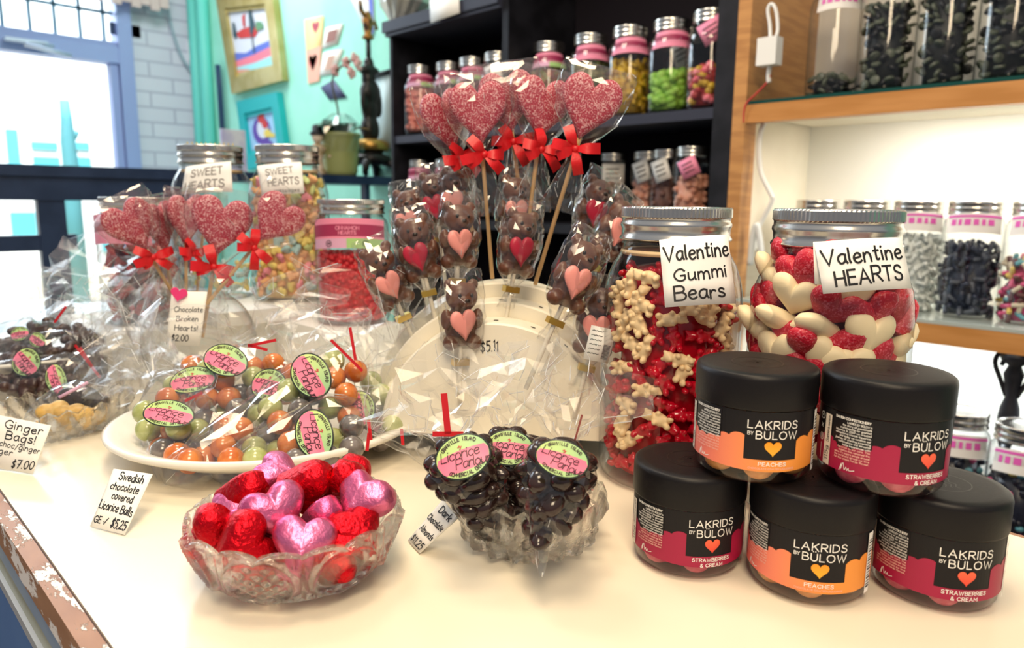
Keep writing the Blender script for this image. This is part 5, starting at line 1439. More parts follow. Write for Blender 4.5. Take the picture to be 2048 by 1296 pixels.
FHP, FHR = with_mat(FHm, fpink, 'foil_heart'), with_mat(FHm, fred, 'foil_heart')
FH = [  # px, py, depth, roll, pitch(back), yaw, pink?, size, label
    (548, 1024, .452, -18, 18, 10, 1, 1.12, 'large pink foil heart facing forward in the middle of the bowl'),
    (729, 1000, .470, 35, 30, -25, 1, 1.08, 'large pink foil heart at the far right of the bowl, above two red ones'),
    (607, 1088, .432, 12, 40, 0, 1, 1.05, 'pink foil heart low at the front rim of the bowl'),
    (642, 1032, .462, 60, 10, 62, 1, 1.0, 'pink foil heart turned edge-on, right beside the forward-facing one'),
    (553, 955, .497, -60, 50, 20, 1, 1.0, 'pink foil heart at the back of the heap, between two red ones'),
    (655, 962, .505, 10, 20, 20, 1, .9, 'pink foil heart peeping out behind the upright red one'),
    (465, 1025, .480, 40, 35, -30, 1, .9, 'pink foil heart tucked under the red one at the left of the heap'),
    (500, 1050, .462, -20, 20, 40, 1, .95, 'pink foil heart mostly hidden between the big pink heart and a red one'),
    (488, 982, .487, 80, 12, 60, 0, 1.12, 'red foil heart lying on its side, top left of the heap'),
    (612, 968, .480, 105, 25, 48, 0, 1.12, 'red foil heart on the crest of the heap, behind the big pink one'),
    (690, 962, .488, 15, 5, 74, 0, 1.15, 'red foil heart standing upright on edge, highest in the bowl'),
    (434, 1060, .455, -70, 20, -42, 0, 1.05, 'red foil heart against the left rim of the bowl'),
    (488, 1088, .436, 70, 32, 22, 0, 1.12, 'red foil heart at the front left rim with its point to the side'),
    (711, 1066, .452, -30, 50, 20, 0, 1.0, 'red foil heart under the far right pink one'),
    (683, 1092, .443, 20, 50, 0, 0, .8, 'red foil heart at the front right rim, next to the low pink heart'),
    (590, 1135, .438, 30, 70, 0, 1, .8, 'pink foil heart pressed against the front glass of the bowl'),
    (668, 1128, .440, 80, 70, 0, 0, .8, 'red foil heart seen through the front glass, right of the pressed pink one'),
    (520, 1128, .442, -40, 70, 0, 0, .8, 'red foil heart seen through the front glass, left of the pressed pink one'),
    (715, 1098, .475, 60, 60, 0, 0, .8, 'red foil heart seen through the right-hand glass of the bowl'),
    (470, 1098, .475, 10, 60, 0, 1, .8, 'pink foil heart seen through the left-hand glass of the bowl'),
    (640, 985, .500, 40, 40, 30, 0, .95, 'red foil heart in shadow behind the crest of the heap'),
    (575, 1060, .475, 40, 40, 30, 0, .9, 'red foil heart buried under the big pink heart'),
    (640, 1075, .470, 140, 40, 10, 1, .9, 'pink foil heart buried between the edge-on pink heart and the front one')]
for px, py, d, ro, pi_, ya, k, s, lb in FH:
    p = D(px, py, d)
    M = rot_cam(p, 0) @ Matrix.Rotation(R_(pi_) * -1, 4, 'X') @ Matrix.Rotation(R_(ro), 4, 'Y') @ Matrix.Rotation(R_(ya), 4, 'Z') @ Matrix.Scale(s, 4)
    inst('foil_heart', FHP if k else FHR, M, lb, 'chocolate', 'foil chocolate hearts in the cut-glass bowl')

# ------------------------------------------------------------------ cut-glass bowl with three cone bags of chocolate almonds
pa = Vector((.3505, .3375, ZT - .0025))
cut_bowl('small toothed cut-glass bowl holding three cone bags of dark chocolate almonds', pa, .0515, .037, .028, 2, 'teeth', .2, teeth=18)
choc = mat('dark_chocolate', (.018, .009, .008), .16, spec=.6, col2=(.03, .014, .012), nscale=80)
alm = MB().ball((0, 0, 0), (.0078, .0066, .0118), 14, 10)
for i, v_ in enumerate(alm.v): alm.v[i] = Vector((v_.x * (1 - v_.z * 22), v_.y * (1 - v_.z * 22), v_.z))
for i, v_ in enumerate(alm.v): alm.v[i] = v_ * .93
ALM = alm.mesh('chocolate_almond', choc)
def cone_bag(label, b, tp, tail, Rt, seed, stk, where, tip=None, tail_w=.05):
    b, tp, tail = Vector(b), Vector(tp), Vector(tail)
    ax = (tp - b); L = ax.length; ax.normalize()
    t = thing('almond_bag', label, 'sweet bag', b, 0, 'cone bags of chocolate almonds')
    w = MB()
    fd = FW - ax * FW.dot(ax); fd.normalize()
    tipp = tip if tip is not None else b - ax * .012
    ks = (0, .12, .3, .55, .78, .92, 1.0, 1.06)
    rs = (.008, .014, .021, .029, .034, .032, .020, .005)
    sc = Rt / .034
    film(w, [tipp] + [b + ax * (L * k) for k in ks], [(.0012, .0006)] + [(r * sc, r * sc * .92) for r in rs], fd, 24, .07, seed, glint=.05, cr=.00022)
    w.build('wrapper', [FILM, GLINT], t, True)
    w2 = MB()
    tt = b + ax * (L * 1.06)
    film(w2, [tt, tt.lerp(tail, .25), tt.lerp(tail, .6), tail], [(.005, .005), (tail_w * .35, tail_w * .2), (tail_w * .8, tail_w * .35), (tail_w, tail_w * .5)], fd, 26, .22, seed + 9, pleat=.5, pk=4, glint=.20)
    w2.build('wrapper_tail', [FILM_TAIL, GLINT], t, True)
    sticker(t, *stk)
    co = MB(); film(co, [b + ax * (L * k) for k in ks[:-1]], [(max(.002, r * sc - .0075),) * 2 for r in rs[:-1]], fd, 14, .0, seed, smooth=True)
    props(co.build('almond_mass', choc), 'dark chocolate almonds packed deep inside the ' + where, 'chocolate', None, 'stuff')
    rnd = random.Random(seed); pts = []
    sd = ax.cross(fd)
    for _ in range(4000):
        if len(pts) >= 80: break
        k = rnd.uniform(.03, 1.0); r = 0
        for i in range(len(ks) - 2):
            if ks[i] <= k <= ks[i + 1]: r = (rs[i] + (rs[i + 1] - rs[i]) * (k - ks[i]) / (ks[i + 1] - ks[i])) * sc
        a = rnd.uniform(PI * .92, PI * 2.08) if rnd.random() < .85 else rnd.uniform(0, 6.28)
        q = b + ax * (L * k) + (sd * math.cos(a) + fd * math.sin(a)) * max(0, r - .0062)
        if any((q - o).length < .0100 for o in pts): continue
        pts.append(q)
        inst('chocolate_almond', ALM, Matrix.Translation(q) @ Matrix.Rotation(rnd.uniform(0, 6.28), 4, 'Z') @ Matrix.Rotation(rnd.uniform(.6, 2.2), 4, 'X'), 'dark chocolate almond in the ' + where, 'chocolate', 'dark chocolate almonds in the ' + where)
    return t, tt
def stk_at(px, py, d, apx, bpx, roll, pitch=0.0, yaw=0.0, bulge=.14):
    ex, ez = axes(R_(roll), R_(pitch), R_(yaw))
    return (D(px, py, d), ex, ez, apx * d / F_PX, bpx * d / F_PX, bulge)
t1, k1 = cone_bag('cone bag of chocolate almonds leaning left in the small bowl, with an upright red tie', D(1000, 1085, .492), D(916, 893, .478), D(880, 760, .52), .0255, 11, stk_at(926, 914, .442, 58, 45, -22, 18), 'left-leaning cone bag')
m_ = MB(); q = D(896, 868, .470); tie(m_, q, UP * 1 - RT * .10, .0265, .0021); tie(m_, q - RT * .010, RT, .02, .0016); m_.build('twist_tie', M_['red_tie'], t1, True)
t2, k2 = cone_bag('cone bag of chocolate almonds at the back of the small bowl, between the other two', D(1038, 1075, .515), D(1014, 872, .515), D(1030, 730, .57), .0235, 12, stk_at(1018, 896, .478, 50, 36, 3, 15), 'rear cone bag')
m_ = MB(); q = D(1068, 895, .492); tie(m_, q - RT * .008, RT * 1 + UP * -.35, .018, .0016); m_.build('twist_tie', M_['red_tie'], t2, True)
t3, k3 = cone_bag('cone bag of chocolate almonds at the front of the small bowl, tip over the rim', D(1083, 1095, .436), D(1126, 896, .462), D(1150, 735, .53), .0240, 13, stk_at(1124, 918, .424, 56, 37, 16, 14), 'front cone bag with the pointed tip', tip=D(1082, 1152, .427))
m_ = MB(); q = D(1150, 880, .456); tie(m_, q, UP * 1 + RT * .28, .0165, .0006); m_.build('twist_tie', mat('tie_dark', (.25, .06, .05), .5), t3, True)

# ------------------------------------------------------------------ price cards
def DT(x, y): return (T(x, y) - CAM).dot(FW)
def price_card(label, px, d, lines, ws=1.0, bulge=.0005, seed=3):
    o, m2 = hand_card(None, corners_at(px, d), lines, bulge, m='paper', name='price_card', wscale=ws, seed=seed)
    props(o, label, 'price card', 'hand-written price cards'); m2.build('lettering', M_['ink'], o, True)
    return o
price_card('leaning price card for Swedish chocolate covered licorice balls, at the platter rim', ((228, 938), (306, 949), (250, 1070), (181, 1053)), (.562, .556, DT(250, 1070) - .002, DT(181, 1053) - .002),
           [('Swedish', .56, .82, .135, .62, -.05), ('chocolate', .50, .645, .12, .74, -.05), ('covered', .55, .485, .115, .56, -.05), ('Licorice Balls', .50, .295, .13, .92, -.06), ('GE \u2713', .24, .075, .11, .38, -.03), ('$5.25', .76, .055, .135, .40, -.03)])
price_card('price card for dark chocolate almonds, tucked under the small cut-glass bowl', ((886, 1000), (920, 1034), (840, 1107), (817, 1081)), (.512, .494, DT(840, 1107) - .002, DT(817, 1081) - .002),
           [('Dark', .55, .80, .14, .62, 0), ('Chocolate', .48, .56, .12, .92, 0), ('Almonds', .52, .31, .12, .84, 0), ('$11.25', .50, .05, .13, .80, 0)], ws=1.15)
price_card('ginger bags price card propped on the cut-glass dish at the counter corner', ((-22, 826), (103, 851), (66, 948), (-45, 930)), (DT(-45, 930) + .012, DT(66, 948) + .016, DT(66, 948) - .002, DT(-45, 930) - .002),
           [('Ginger', .62, .78, .16, .60, -.02), ('Bags!', .62, .575, .16, .48, -.02), ('dark choc/ginger', .50, .42, .11, .98, -.02), ('ginger', .34, .28, .11, .46, 0), ('$7.00', .80, .07, .16, .36, .08)])
# ------------------------------------------------------------------ white platter with bags of licorice balls
pp = Vector((.303, .668, ZT + .0004)) + Vector((RT0.x, RT0.y, 0)) * .017 - HD * .003
pl_ = MB().lathe([(.001, .004), (.078, .004), (.080, 0), (.088, 0), (.092, .004), (.118, .012), (.142, .0235), (.1455, .0265), (.1455, .0295), (.142, .0305), (.132, .0275), (.112, .0175), (.090, .0105), (.001, .0095)], 96, sx=1.0, sy=.93)
props(pl_.build('platter', mat('glazed_white', (.86, .83, .76), .18)), 'large white platter carrying the bags of licorice balls', 'platter')
bpy.data.objects['platter'].matrix_world = Matrix.Translation(pp) @ Matrix.Rotation(face_cam(pp), 4, 'Z')
bo = mat('ball_orange', (.54, .13, .02), .22, coat=.5, col2=(.66, .22, .05), nscale=90, bump=.12, bscale=160, spec=.6)
bgn = mat('ball_green', (.36, .40, .13), .24, coat=.5, col2=(.46, .49, .20), nscale=90, bump=.12, bscale=160, spec=.6)
bs_ = mat('ball_grey', (.105, .088, .085), .20, coat=.5, col2=(.20, .175, .165), nscale=90, bump=.12, bscale=160, spec=.6)
lbp = MB().ball((0, 0, 0), (.0112, .0108, .0108), 24, 16)
LB = {k: lbp.mesh('licorice_ball', m) for k, m in dict(o=bo, g=bgn, s=bs_).items()}
LBN = dict(o='orange', g='pale green', s='pearl grey')
def dpl(y): return .618 + (950 - y) / 230 * .090
def zp(zx, zy): return 200 + zx / 3.2, 640 + zy / 3.2
BAGN = dict(A='left front platter bag', B='half-hidden left back platter bag', C='highest platter bag with the tilted sticker', D='platter bag wedged behind the long diagonal one', E='long diagonal platter bag', G='right front platter bag', H='right back platter bag')
BALLS_ = '''A o435,505 g290,590 o470,700 g310,700 o360,790 s380,830 g530,790 o500,930 s420,880 o400,640 g520,730
B o590,295 g480,420 s600,430 o540,450
D o970,300 o1080,285 o1140,305 g1020,350 s1010,470 o1090,430
C g690,320 o790,390 s930,460 g920,390 s880,575 o680,500 g790,500 s640,600 o740,590 o700,660 s660,750 s610,690 o850,650
E g1090,565 g1210,450 o900,700 o790,810 g960,640 s1040,680 s1280,580 s1340,490 o1180,620 o1500,370 o1600,340 o1575,475 g1490,270 g1450,530 o820,760 g880,790 o640,900 s700,880 o580,960
G o1215,790 g1310,870 o1170,910 g1000,950 o840,980 s1450,890 g1090,880 o1500,600 s1610,680 s1610,820 g1500,760 o1060,850 s1340,930 g930,900 s1400,780
H s1740,640 s1760,750 g1840,700 g1800,480 g1750,420 s1690,560'''
rnd = random.Random(5)
front = dict(A=-.006, B=.02, C=.0, D=.006, E=-.016, G=-.012, H=.022)
allb = []
for line in BALLS_.split('\n'):
    k, *items = line.split()
    for it in items:
        zx, zy = (float(q) for q in it[1:].split(',')); px, py = zp(zx, zy)
        q = D(px, py, dpl(py) + front[k])
        if q.z < pp.z + .0225: q.z = pp.z + .0225
        for _ in range(30):      # settle apart
            moved = False
            for o_ in allb:
                dd = q - o_
                if dd.length < .0206:
                    q = q + dd.normalized() * (.0207 - dd.length) * .6 + FW * .0008; moved = True
            if not moved: break
        allb.append(q)
        inst('licorice_ball', LB[it[0]], Matrix.Translation(q) @ Matrix.Rotation(rnd.random() * 6, 4, 'X') @ Matrix.Rotation(rnd.random() * 6, 4, 'Z'), LBN[it[0]] + ' licorice ball in the ' + BAGN[k], 'candy', 'licorice balls in the ' + BAGN[k])
def ball_bag(label, path, widths, tail, tail_w, stk, seed, dd, ties=(), thick=.55, group='clear bags of licorice balls on the platter', name='licorice_bag'):
    """path in pixels from the bag's foot to its tie, lying on the heap"""
    P3 = [D(x, y, dpl(y) + dd + .004) for x, y in path]
    t = thing(name, label, 'sweet bag', P3[0], 0, group)
    w = MB()
    film(w, P3, [(a * .68 / F_PX, a * .68 / F_PX * thick) for a in widths], FW, 24, .07, seed, glint=.05, cr=.00028)
    w.build('wrapper', [FILM, GLINT], t, True)
    tl = D(*tail); kk = P3[-1]; tail_w *= 1.25
    w2 = MB()
    ax = (tl - kk).normalized(); fd = FW
    film(w2, [kk, kk.lerp(tl, .3), kk.lerp(tl, .65), tl], [(.004, .004), (tail_w * .4, tail_w * .25), (tail_w * .8, tail_w * .4), (tail_w, tail_w * .55)], fd, 28, .25, seed + 5, pleat=.55, pk=5, glint=.22)
    w2.build('wrapper_tail', [FILM_TAIL, GLINT], t, True)
    if stk: sticker(t, *stk)
    if ties:
        m_ = MB()
        for (x0, y0, x1, y1, d) in ties:
            a, b = D(x0, y0, d), D(x1, y1, d); tie(m_, a, b - a, (b - a).length, .0013)
        m_.build('twist_tie', M_['red_tie'], t, True)
    return t
ball_bag('clear bag of licorice balls at the left front of the platter', ((425, 972), (395, 930), (360, 860), (325, 790), (300, 765)), (30, 72, 82, 66, 8), (225, 690, .76), .05, stk_at(338, 829, dpl(829) - .040, 54, 29, 9, 30), 21, -.006)
ball_bag('clear bag of licorice balls half hidden at the left back of the platter', ((440, 830), (410, 790), (380, 750), (350, 730)), (30, 55, 50, 8), (235, 665, .80), .045, stk_at(386, 762, dpl(762) - .015, 46, 30, -8, 30), 22, .02, ((370, 802, 405, 785, .66),))
ball_bag('clear bag of licorice balls with a tilted sticker, highest on the platter', ((430, 900), (440, 850), (470, 780), (490, 715), (496, 690)), (40, 78, 84, 64, 8), (500, 600, .76), .055, stk_at(452, 722, dpl(722) - .028, 48, 33, 22, 25), 23, 0, ((496, 692, 552, 680, .66), (496, 690, 535, 700, .66)))
ball_bag('long clear bag of licorice balls lying diagonally over the others on the platter', ((335, 962), (420, 930), (520, 860), (620, 780), (690, 738), (716, 735)), (34, 60, 62, 66, 58, 8), (770, 610, .74), .065, stk_at(623, 751, dpl(751) - .046, 50, 38, 55, 15), 24, -.016, ((700, 655, 711, 720, .655), (662, 680, 725, 742, .655)))
ball_bag('clear bag of licorice balls at the right front of the platter, tied towards the counter', ((440, 968), (500, 935), (580, 900), (670, 860), (720, 858), (740, 862)), (28, 52, 62, 70, 52, 8), (850, 790, .68), .07, stk_at(630, 868, dpl(868) - .036, 52, 38, 70, 15), 25, -.012, ((737, 840, 742, 880, .60), (738, 866, 734, 902, .60), (803, 858, 806, 890, .62)))
ball_bag('clear bag of licorice balls at the right back of the platter', ((680, 840), (720, 830), (765, 820), (800, 820)), (40, 60, 52, 8), (880, 770, .74), .05, stk_at(718, 818, dpl(818) + .002, 38, 34, 75, 15), 26, .022)
ball_bag('clear bag of licorice balls wedged behind the long diagonal one, its sticker half covered', ((545, 860), (545, 825), (553, 785), (575, 745), (590, 735)), (26, 46, 48, 36, 8), (640, 630, .78), .04, stk_at(538, 770, dpl(770) - .014, 36, 33, 12, 20), 27, .012)
# ------------------------------------------------------------------ corner dishes: clusters and ginger
pd = T(120, 893); pd = pd + Vector((pd.x, pd.y, 0)).normalized() * .056; pd.z = ZT - .0025
cut_bowl('shallow oval cut-glass dish with a bag of ginger, at the counter corner', pd, .074, .028, .046, 3, 'teeth', face_cam(pd) + .5, 1.0, .72, 'glass_dish', 26)
pt2 = T(60, 800); pt2 = pt2 + Vector((pt2.x, pt2.y, 0)).normalized() * .085; pt2.z = ZT + .0004
tr_ = MB().lathe([(.001, .03), (.05, .03), (.052, 0), (.075, 0), (.078, .03), (.105, .040), (.118, .046), (.121, .049), (.118, .051), (.10, .046), (.07, .040), (.001, .039)], 64)
props(tr_.build('footed_plate', bpy.data.materials['glazed_white']), 'cream footed plate of chocolate clusters behind the cut-glass dish', 'plate').location = pt2
clm = mat('cluster_chocolate', (.035, .014, .012), .32, spec=.6, col2=(.06, .028, .022), nscale=70, bump=.5, bscale=150)
def rock(seed, s):
    rnd = random.Random(seed); b = MB()
    for _ in range(9): b.ball((rnd.uniform(-.9, .9) * s, rnd.uniform(-.6, .6) * s, rnd.uniform(-.6, .6) * s), s * rnd.uniform(.35, .6), 10, 8)
    return fused(b, s * .16, 2)
RK = [with_mat(rock(k, .012), clm, 'chocolate_cluster') for k in (1, 2, 3)]
def dcl(y): return .80 + (790 - y) / 150 * .10
pts = []
rnd = random.Random(3)
CLP = {'nearest': [(130, 770), (95, 775), (60, 778), (25, 782), (150, 745), (110, 740), (20, 755), (75, 750)], 'middle': [(170, 705), (140, 700), (100, 708), (30, 715), (150, 675), (60, 735), (0, 730)], 'rear': [(75, 662), (100, 650), (125, 665), (20, 690), (60, 695), (160, 670), (-5, 690), (45, 668)]}
CB = {'nearest': 'front bag of chocolate clusters', 'middle': 'middle bag of chocolate clusters', 'rear': 'rear bag of chocolate clusters'}
for k, L in CLP.items():
    for px, py in L:
        q = D(px, py, dcl(py) + (.008 if k == 'rear' else 0))
        inst('chocolate_cluster', RK[rnd.randrange(3)], Matrix.Translation(q) @ Matrix.Rotation(rnd.random() * 6, 4, 'Z') @ Matrix.Rotation(rnd.random() * 6, 4, 'X'), 'dark chocolate cluster in the ' + CB[k], 'chocolate', 'chocolate clusters in the ' + CB[k])
        q2 = q + FW * .02
        inst('chocolate_cluster', RK[rnd.randrange(3)], Matrix.Translation(q2 + Vector((rnd.uniform(-.01, .01), 0, -.008))) @ Matrix.Rotation(rnd.random() * 6, 4, 'Y'), 'dark chocolate cluster in the ' + CB[k], 'chocolate', 'chocolate clusters in the ' + CB[k])
def cl_bag(label, path, widths, tail, tw, stks, seed, ties=()):
    P3 = [D(x, y, dcl(y) - .004) for x, y in path]
    t = thing('cluster_bag', label, 'sweet bag', P3[0], 0, 'clear bags of chocolate clusters')
    w = MB(); film(w, P3, [(a * .84 / F_PX, a * .84 / F_PX * .55) for a in widths], FW, 24, .08, seed); w.build('wrapper', FILM, t, True)
    kk, tl = P3[-1], D(*tail); w2 = MB(); tw *= 1.25
    film(w2, [kk, kk.lerp(tl, .3), kk.lerp(tl, .65), tl], [(.005, .005), (tw * .45, tw * .25), (tw * .85, tw * .4), (tw, tw * .5)], FW, 28, .25, seed + 5, pleat=.55, pk=5, glint=.22)
    w2.build('wrapper_tail', [FILM_TAIL, GLINT], t, True)
    for s in stks: sticker(t, *s)
    if ties:
        m_ = MB()
        for (x0, y0, x1, y1, d) in ties:
            a, b = D(x0, y0, d), D(x1, y1, d); tie(m_, a, b - a, (b - a).length, .0014)
        m_.build('twist_tie', M_['red_tie'], t, True)
cl_bag('front bag of chocolate clusters on the footed plate, sticker on its side', ((-40, 775), (30, 765), (110, 752), (160, 725), (185, 700)), (40, 46, 44, 34, 7), (300, 640, .95), .09, [stk_at(115, 759, dcl(759) - .030, 34, 21, 65, 10)], 31, ((150, 690, 200, 755, .83), (160, 695, 185, 735, .83)))
cl_bag('middle bag of chocolate clusters on the footed plate, large sticker near the counter edge', ((-60, 745), (0, 730), (80, 710), (140, 692), (160, 690)), (36, 46, 48, 36, 7), (250, 600, .98), .08, [stk_at(54, 724, dcl(724) - .032, 30, 29, 42, 10)], 32)
cl_bag('rear bag of chocolate clusters on the footed plate, with a red tie standing up', ((-50, 700), (10, 685), (80, 668), (110, 645)), (36, 42, 40, 7), (170, 560, 1.0), .09, [stk_at(40, 668, dcl(668) - .022, 19, 15, -10, 10), stk_at(76, 680, dcl(680) - .030, 18, 15, 30, 10)], 33, ((109, 645, 132, 613, .86),))
# ginger
gm = mat('ginger_sugar', (.72, .45, .12), .45, col2=(.80, .55, .20), nscale=70, bump=.4, bscale=200, sss=.2)
def chunk(pts, r, m, nm, vox=.0016):
    b = MB()
    for p in pts: b.ball(p, r if not isinstance(r, tuple) else r, 12, 8)
    return with_mat(fused(b, vox, 4), m, nm)
gd = .735
for k, (px, py, w_, col) in enumerate(((105, 822, 26, gm), (140, 826, 24, gm), (175, 832, 22, gm))):
    q = D(px, py, gd + .004 * k); me = chunk([(-.006, 0, 0), (.006, 0, .002), (0, 0, -.003)], (.0095, .008, .0085), col, 'ginger_piece')
    inst('ginger_piece', me, rot_cam(q, .2 * k), ('golden crystallised ginger piece at the counter-edge end of the ginger bag', 'golden crystallised ginger piece in the middle of the ginger bag', 'golden crystallised ginger piece at the platter end of the ginger bag')[k], 'candy', 'crystallised ginger in the glass dish')
q = D(172, 797, .765)
inst('dipped_ginger', chunk([(-.014, 0, 0), (0, 0, .002), (.012, 0, -.004)], (.013, .010, .011), choc, 'dipped_ginger'), rot_cam(q, .25), 'dark chocolate dipped ginger piece behind the golden pieces', 'chocolate')
t = thing('ginger_bag', 'clear bag holding golden and chocolate-dipped ginger in the cut-glass dish', 'sweet bag', D(60, 850, .74))
w = MB(); film(w, [D(55, 852, .735), D(90, 835, .738), D(140, 815, .745), D(190, 795, .765), D(214, 780, .785)], [(.006, .006), (.020, .014), (.026, .018), (.022, .016), (.004, .004)], FW, 22, .08, 41); w.build('wrapper', FILM, t, True)
w = MB(); kk, tl = D(214, 780, .785), D(330, 720, .86); film(w, [kk, kk.lerp(tl, .4), tl], [(.004, .004), (.025, .015), (.05, .02)], FW, 26, .25, 42, pleat=.5, glint=.22); w.build('wrapper_tail', [FILM_TAIL, GLINT], t, True)
m_ = MB(); a, b = D(118, 795, .725), D(176, 765, .735); m_.tube([a, a.lerp(b, .5), b], .0018, 6); m_.build('pink_straw_tie', mat('tie_pink', (.75, .45, .62), .4), t, True)

# ------------------------------------------------------------------ back row jars on a low riser
rs = thing('display_riser', 'low white stepped riser under the back row of jars', 'riser', (.46, 1.05, ZT))
b_ = MB().box((.50, .845, ZT + .0004), (.612, 1.245, ZT + .062)); b_.box((.27, 1.02, ZT + .0004), (.50, 1.245, ZT + .062)); b_.build('lower_step', M_['white'], rs, True)
MB().box((.40, .985, ZT + .062), (.612, 1.245, ZT + .082)).build('upper_step', M_['white'], rs, True)
ps1 = D(420, 292, 1.13); ps1.z = ZT + .0825
ps2 = D(574, 292, 1.11); ps2.z = ZT + .0825
pcn = D(702, 404, 1.035); pcn.z = ZT + .0625
pli = D(272, 408, 1.02); pli.z = ZT + .0625
sj1 = jar('nearly empty jar with a hand-written card, in front of the window', ps1, 'back row jars', R=.0610, H=.235, lidr=.0475, near=True)
cs = corners_at(((372, 334), (462, 323), (466, 384), (362, 389)), (1.068, 1.062, 1.062, 1.066))
o, m2 = hand_card(sj1, cs, [('SWEET', .50, .60, .25, .66, .04), ('HEARTS', .46, .16, .26, .78, .02)], .004); m2.build('lettering', mat('ink_soft', (.12, .10, .10), .6), o, True)
MB().lathe([(.0450, .1985), (.0464, .1965), (.0450, .1945)], 40).build('rubber_band', M_['rubber'], sj1)
yt = MB()
for k in range(22):
    a = k / 22; yt.box((-.036 + .072 * a, -.006, .2352), (-.0345 + .072 * a, .006, .2372 + .003 * (k % 2)))
yt.box((-.036, -.004, .2350), (.036, .004, .2364))
yo = yt.build('yellow_ruffle', mat('ruffle_yellow', (.80, .60, .14), .6)); yo.matrix_world = Matrix.Translation(ps1) @ Matrix.Rotation(face_cam(ps1), 4, 'Z')
props(yo, 'small yellow ruffled strip lying on the lid of the nearly empty jar', 'ribbon')
sj2 = jar('jar packed with pastel candy hearts, a hand-written card on its neck', ps2, 'back row jars', R=.0600, H=.235, lidr=.0465, near=True)
cs = corners_at(((514, 332), (603, 324), (609, 387), (524, 392)), (1.045, 1.040, 1.040, 1.044))
o, m2 = hand_card(sj2, cs, [('SWEET', .50, .66, .20, .62, .04), ('HEARTS', .56, .30, .22, .70, .02), ('messages', .62, .06, .12, .56, .0)], .004); m2.build('lettering', bpy.data.materials['ink_soft'], o, True)
MB().lathe([(.0440, .1985), (.0454, .1965), (.0440, .1945)], 40).build('rubber_band', M_['rubber'], sj2)
ch = MB(); pillow(ch, heart2d(20, .0185), .0038, 4, power=.5, side=.5)
pas = [('pale yellow', (.82, .66, .20)), ('peach orange', (.85, .46, .22)), ('pink', (.82, .30, .38)), ('pale green', (.58, .66, .28)), ('pale blue', (.40, .60, .62))]
CHM = [ch.mesh('candy_heart', mat('pastel_' + n_.replace(' ', '_'), c, .6)) for n_, c in pas]
props(MB().lathe([(.001, .006), (.044, .006), (.044, .185), (.001, .195)], 20, M=Matrix.Translation(ps2)).build('candy_heart_mass', mat('pastel_mix', (.75, .45, .22), .6, col2=(.80, .60, .30), nscale=90)), 'packed pastel hearts deep inside the candy heart jar', 'candy', None, 'stuff')
idx = [0, 0, 1, 1, 2, 3, 4, 0, 1, 2]
fill_items([CHM[k] for k in idx], ps2, .0575, .006, .190, .0092, 150, 61, 'candy_heart', lambda k: pas[idx[k]][0] + ' candy heart in the jar packed with pastel hearts', 'candy', 'pastel candy hearts in the messages jar', arc=1.75, tilt=.9, sep=.66, layers=(0, 0, .4), top=False)
fill_items([CHM[k] for k in (4, 4, 0, 4)], ps1, .057, .003, .05, .0092, 22, 62, 'candy_heart', lambda k: (pas[4], pas[4], pas[0], pas[4])[k][0] + ' candy heart at the bottom of the nearly empty jar', 'candy', 'last candy hearts in the nearly empty jar', arc=2.5, sep=.7)
# cinnamon hearts and red licorice jars
cj = jar('jar of tiny red cinnamon hearts with a pink and green label', pcn, 'back row jars', R=.0520, H=.176, lidr=.0465, wide=True, near=True)
collar(cj, .0520, .106, .147, -.12, 1.12, 'pink', .0005, ['CINNAMON', 'HEARTS'])
fill_mass('cinnamon_candy', 'heap of tiny red cinnamon hearts filling the jar behind the ball bags', pcn, .0495, .006, .098, mat('cinnamon_red', (.58, .012, .02), .25), .0052, 1100, 77, 'ball')
lj = jar('jar of red and black licorice sticks behind the lollipops, at the window side', pli, 'back row jars', R=.0530, H=.176, lidr=.0465, wide=True, near=True)
collar(lj, .0530, .110, .150, -.6, .9, 'pinkwhite', .0005)
lst = MB().tube([(0, 0, -.018), (.001, 0, 0), (0, 0, .018)], .0048, 10)
LS = [lst.mesh('licorice_stick', mat('licorice_red', (.46, .03, .04), .35, spec=.6)), lst.mesh('licorice_stick', mat('licorice_plum', (.05, .012, .028), .35, spec=.6))]
props(MB().lathe([(.001, .006), (.036, .006), (.036, .075), (.001, .085)], 18, M=Matrix.Translation(pli)).build('licorice_mass', mat('licorice_heap', (.06, .01, .02), .4)), 'licorice sticks deep inside the jar at the window side', 'candy', None, 'stuff')
fill_items([LS[0], LS[0], LS[1]], pli, .050, .004, .10, .0105, 70, 63, 'licorice_stick', lambda k: ('red', 'red', 'dark plum')[k] + ' licorice stick in the jar behind the lollipops', 'licorice', 'licorice sticks in the jar at the window side', arc=2.0, tilt=.5, sep=.52, layers=(0, 0, .5))
# ------------------------------------------------------------------ arched lollipop stand on its plinth
pz = thing('plinth', 'low black plinth with a white top under the arched lollipop stand', 'plinth', (.52, .56, ZT))
MB().box((.424, .452, ZT + .0004), (.613, .66, ZT + .021)).build('black_base', M_['black_wood'], pz, True)
MB().box((.424, .452, ZT + .021), (.613, .66, ZT + .0245)).build('white_top', M_['paper_w'], pz, True)
p0 = D(1000, 800, .715); p0.z = ZT + .0248
st_M = Matrix.Translation(p0) @ Matrix.Rotation(face_cam(p0) - .12, 4, 'Z')
st = thing('lollipop_stand', 'white arched three-step lollipop stand with small holes, priced by hand on its front', 'stand', M=st_M)
cream = mat('stand_white', (.86, .81, .68), .45, col2=(.82, .76, .62), nscale=8)
hole_shade = mat('painted_hole_shade', (.03, .02, .015), .8)  # shade inside the stick holes, painted as flat dark discs
TI = [(.106, -.050, -.012), (.120, -.012, .026), (.134, .026, .066)]
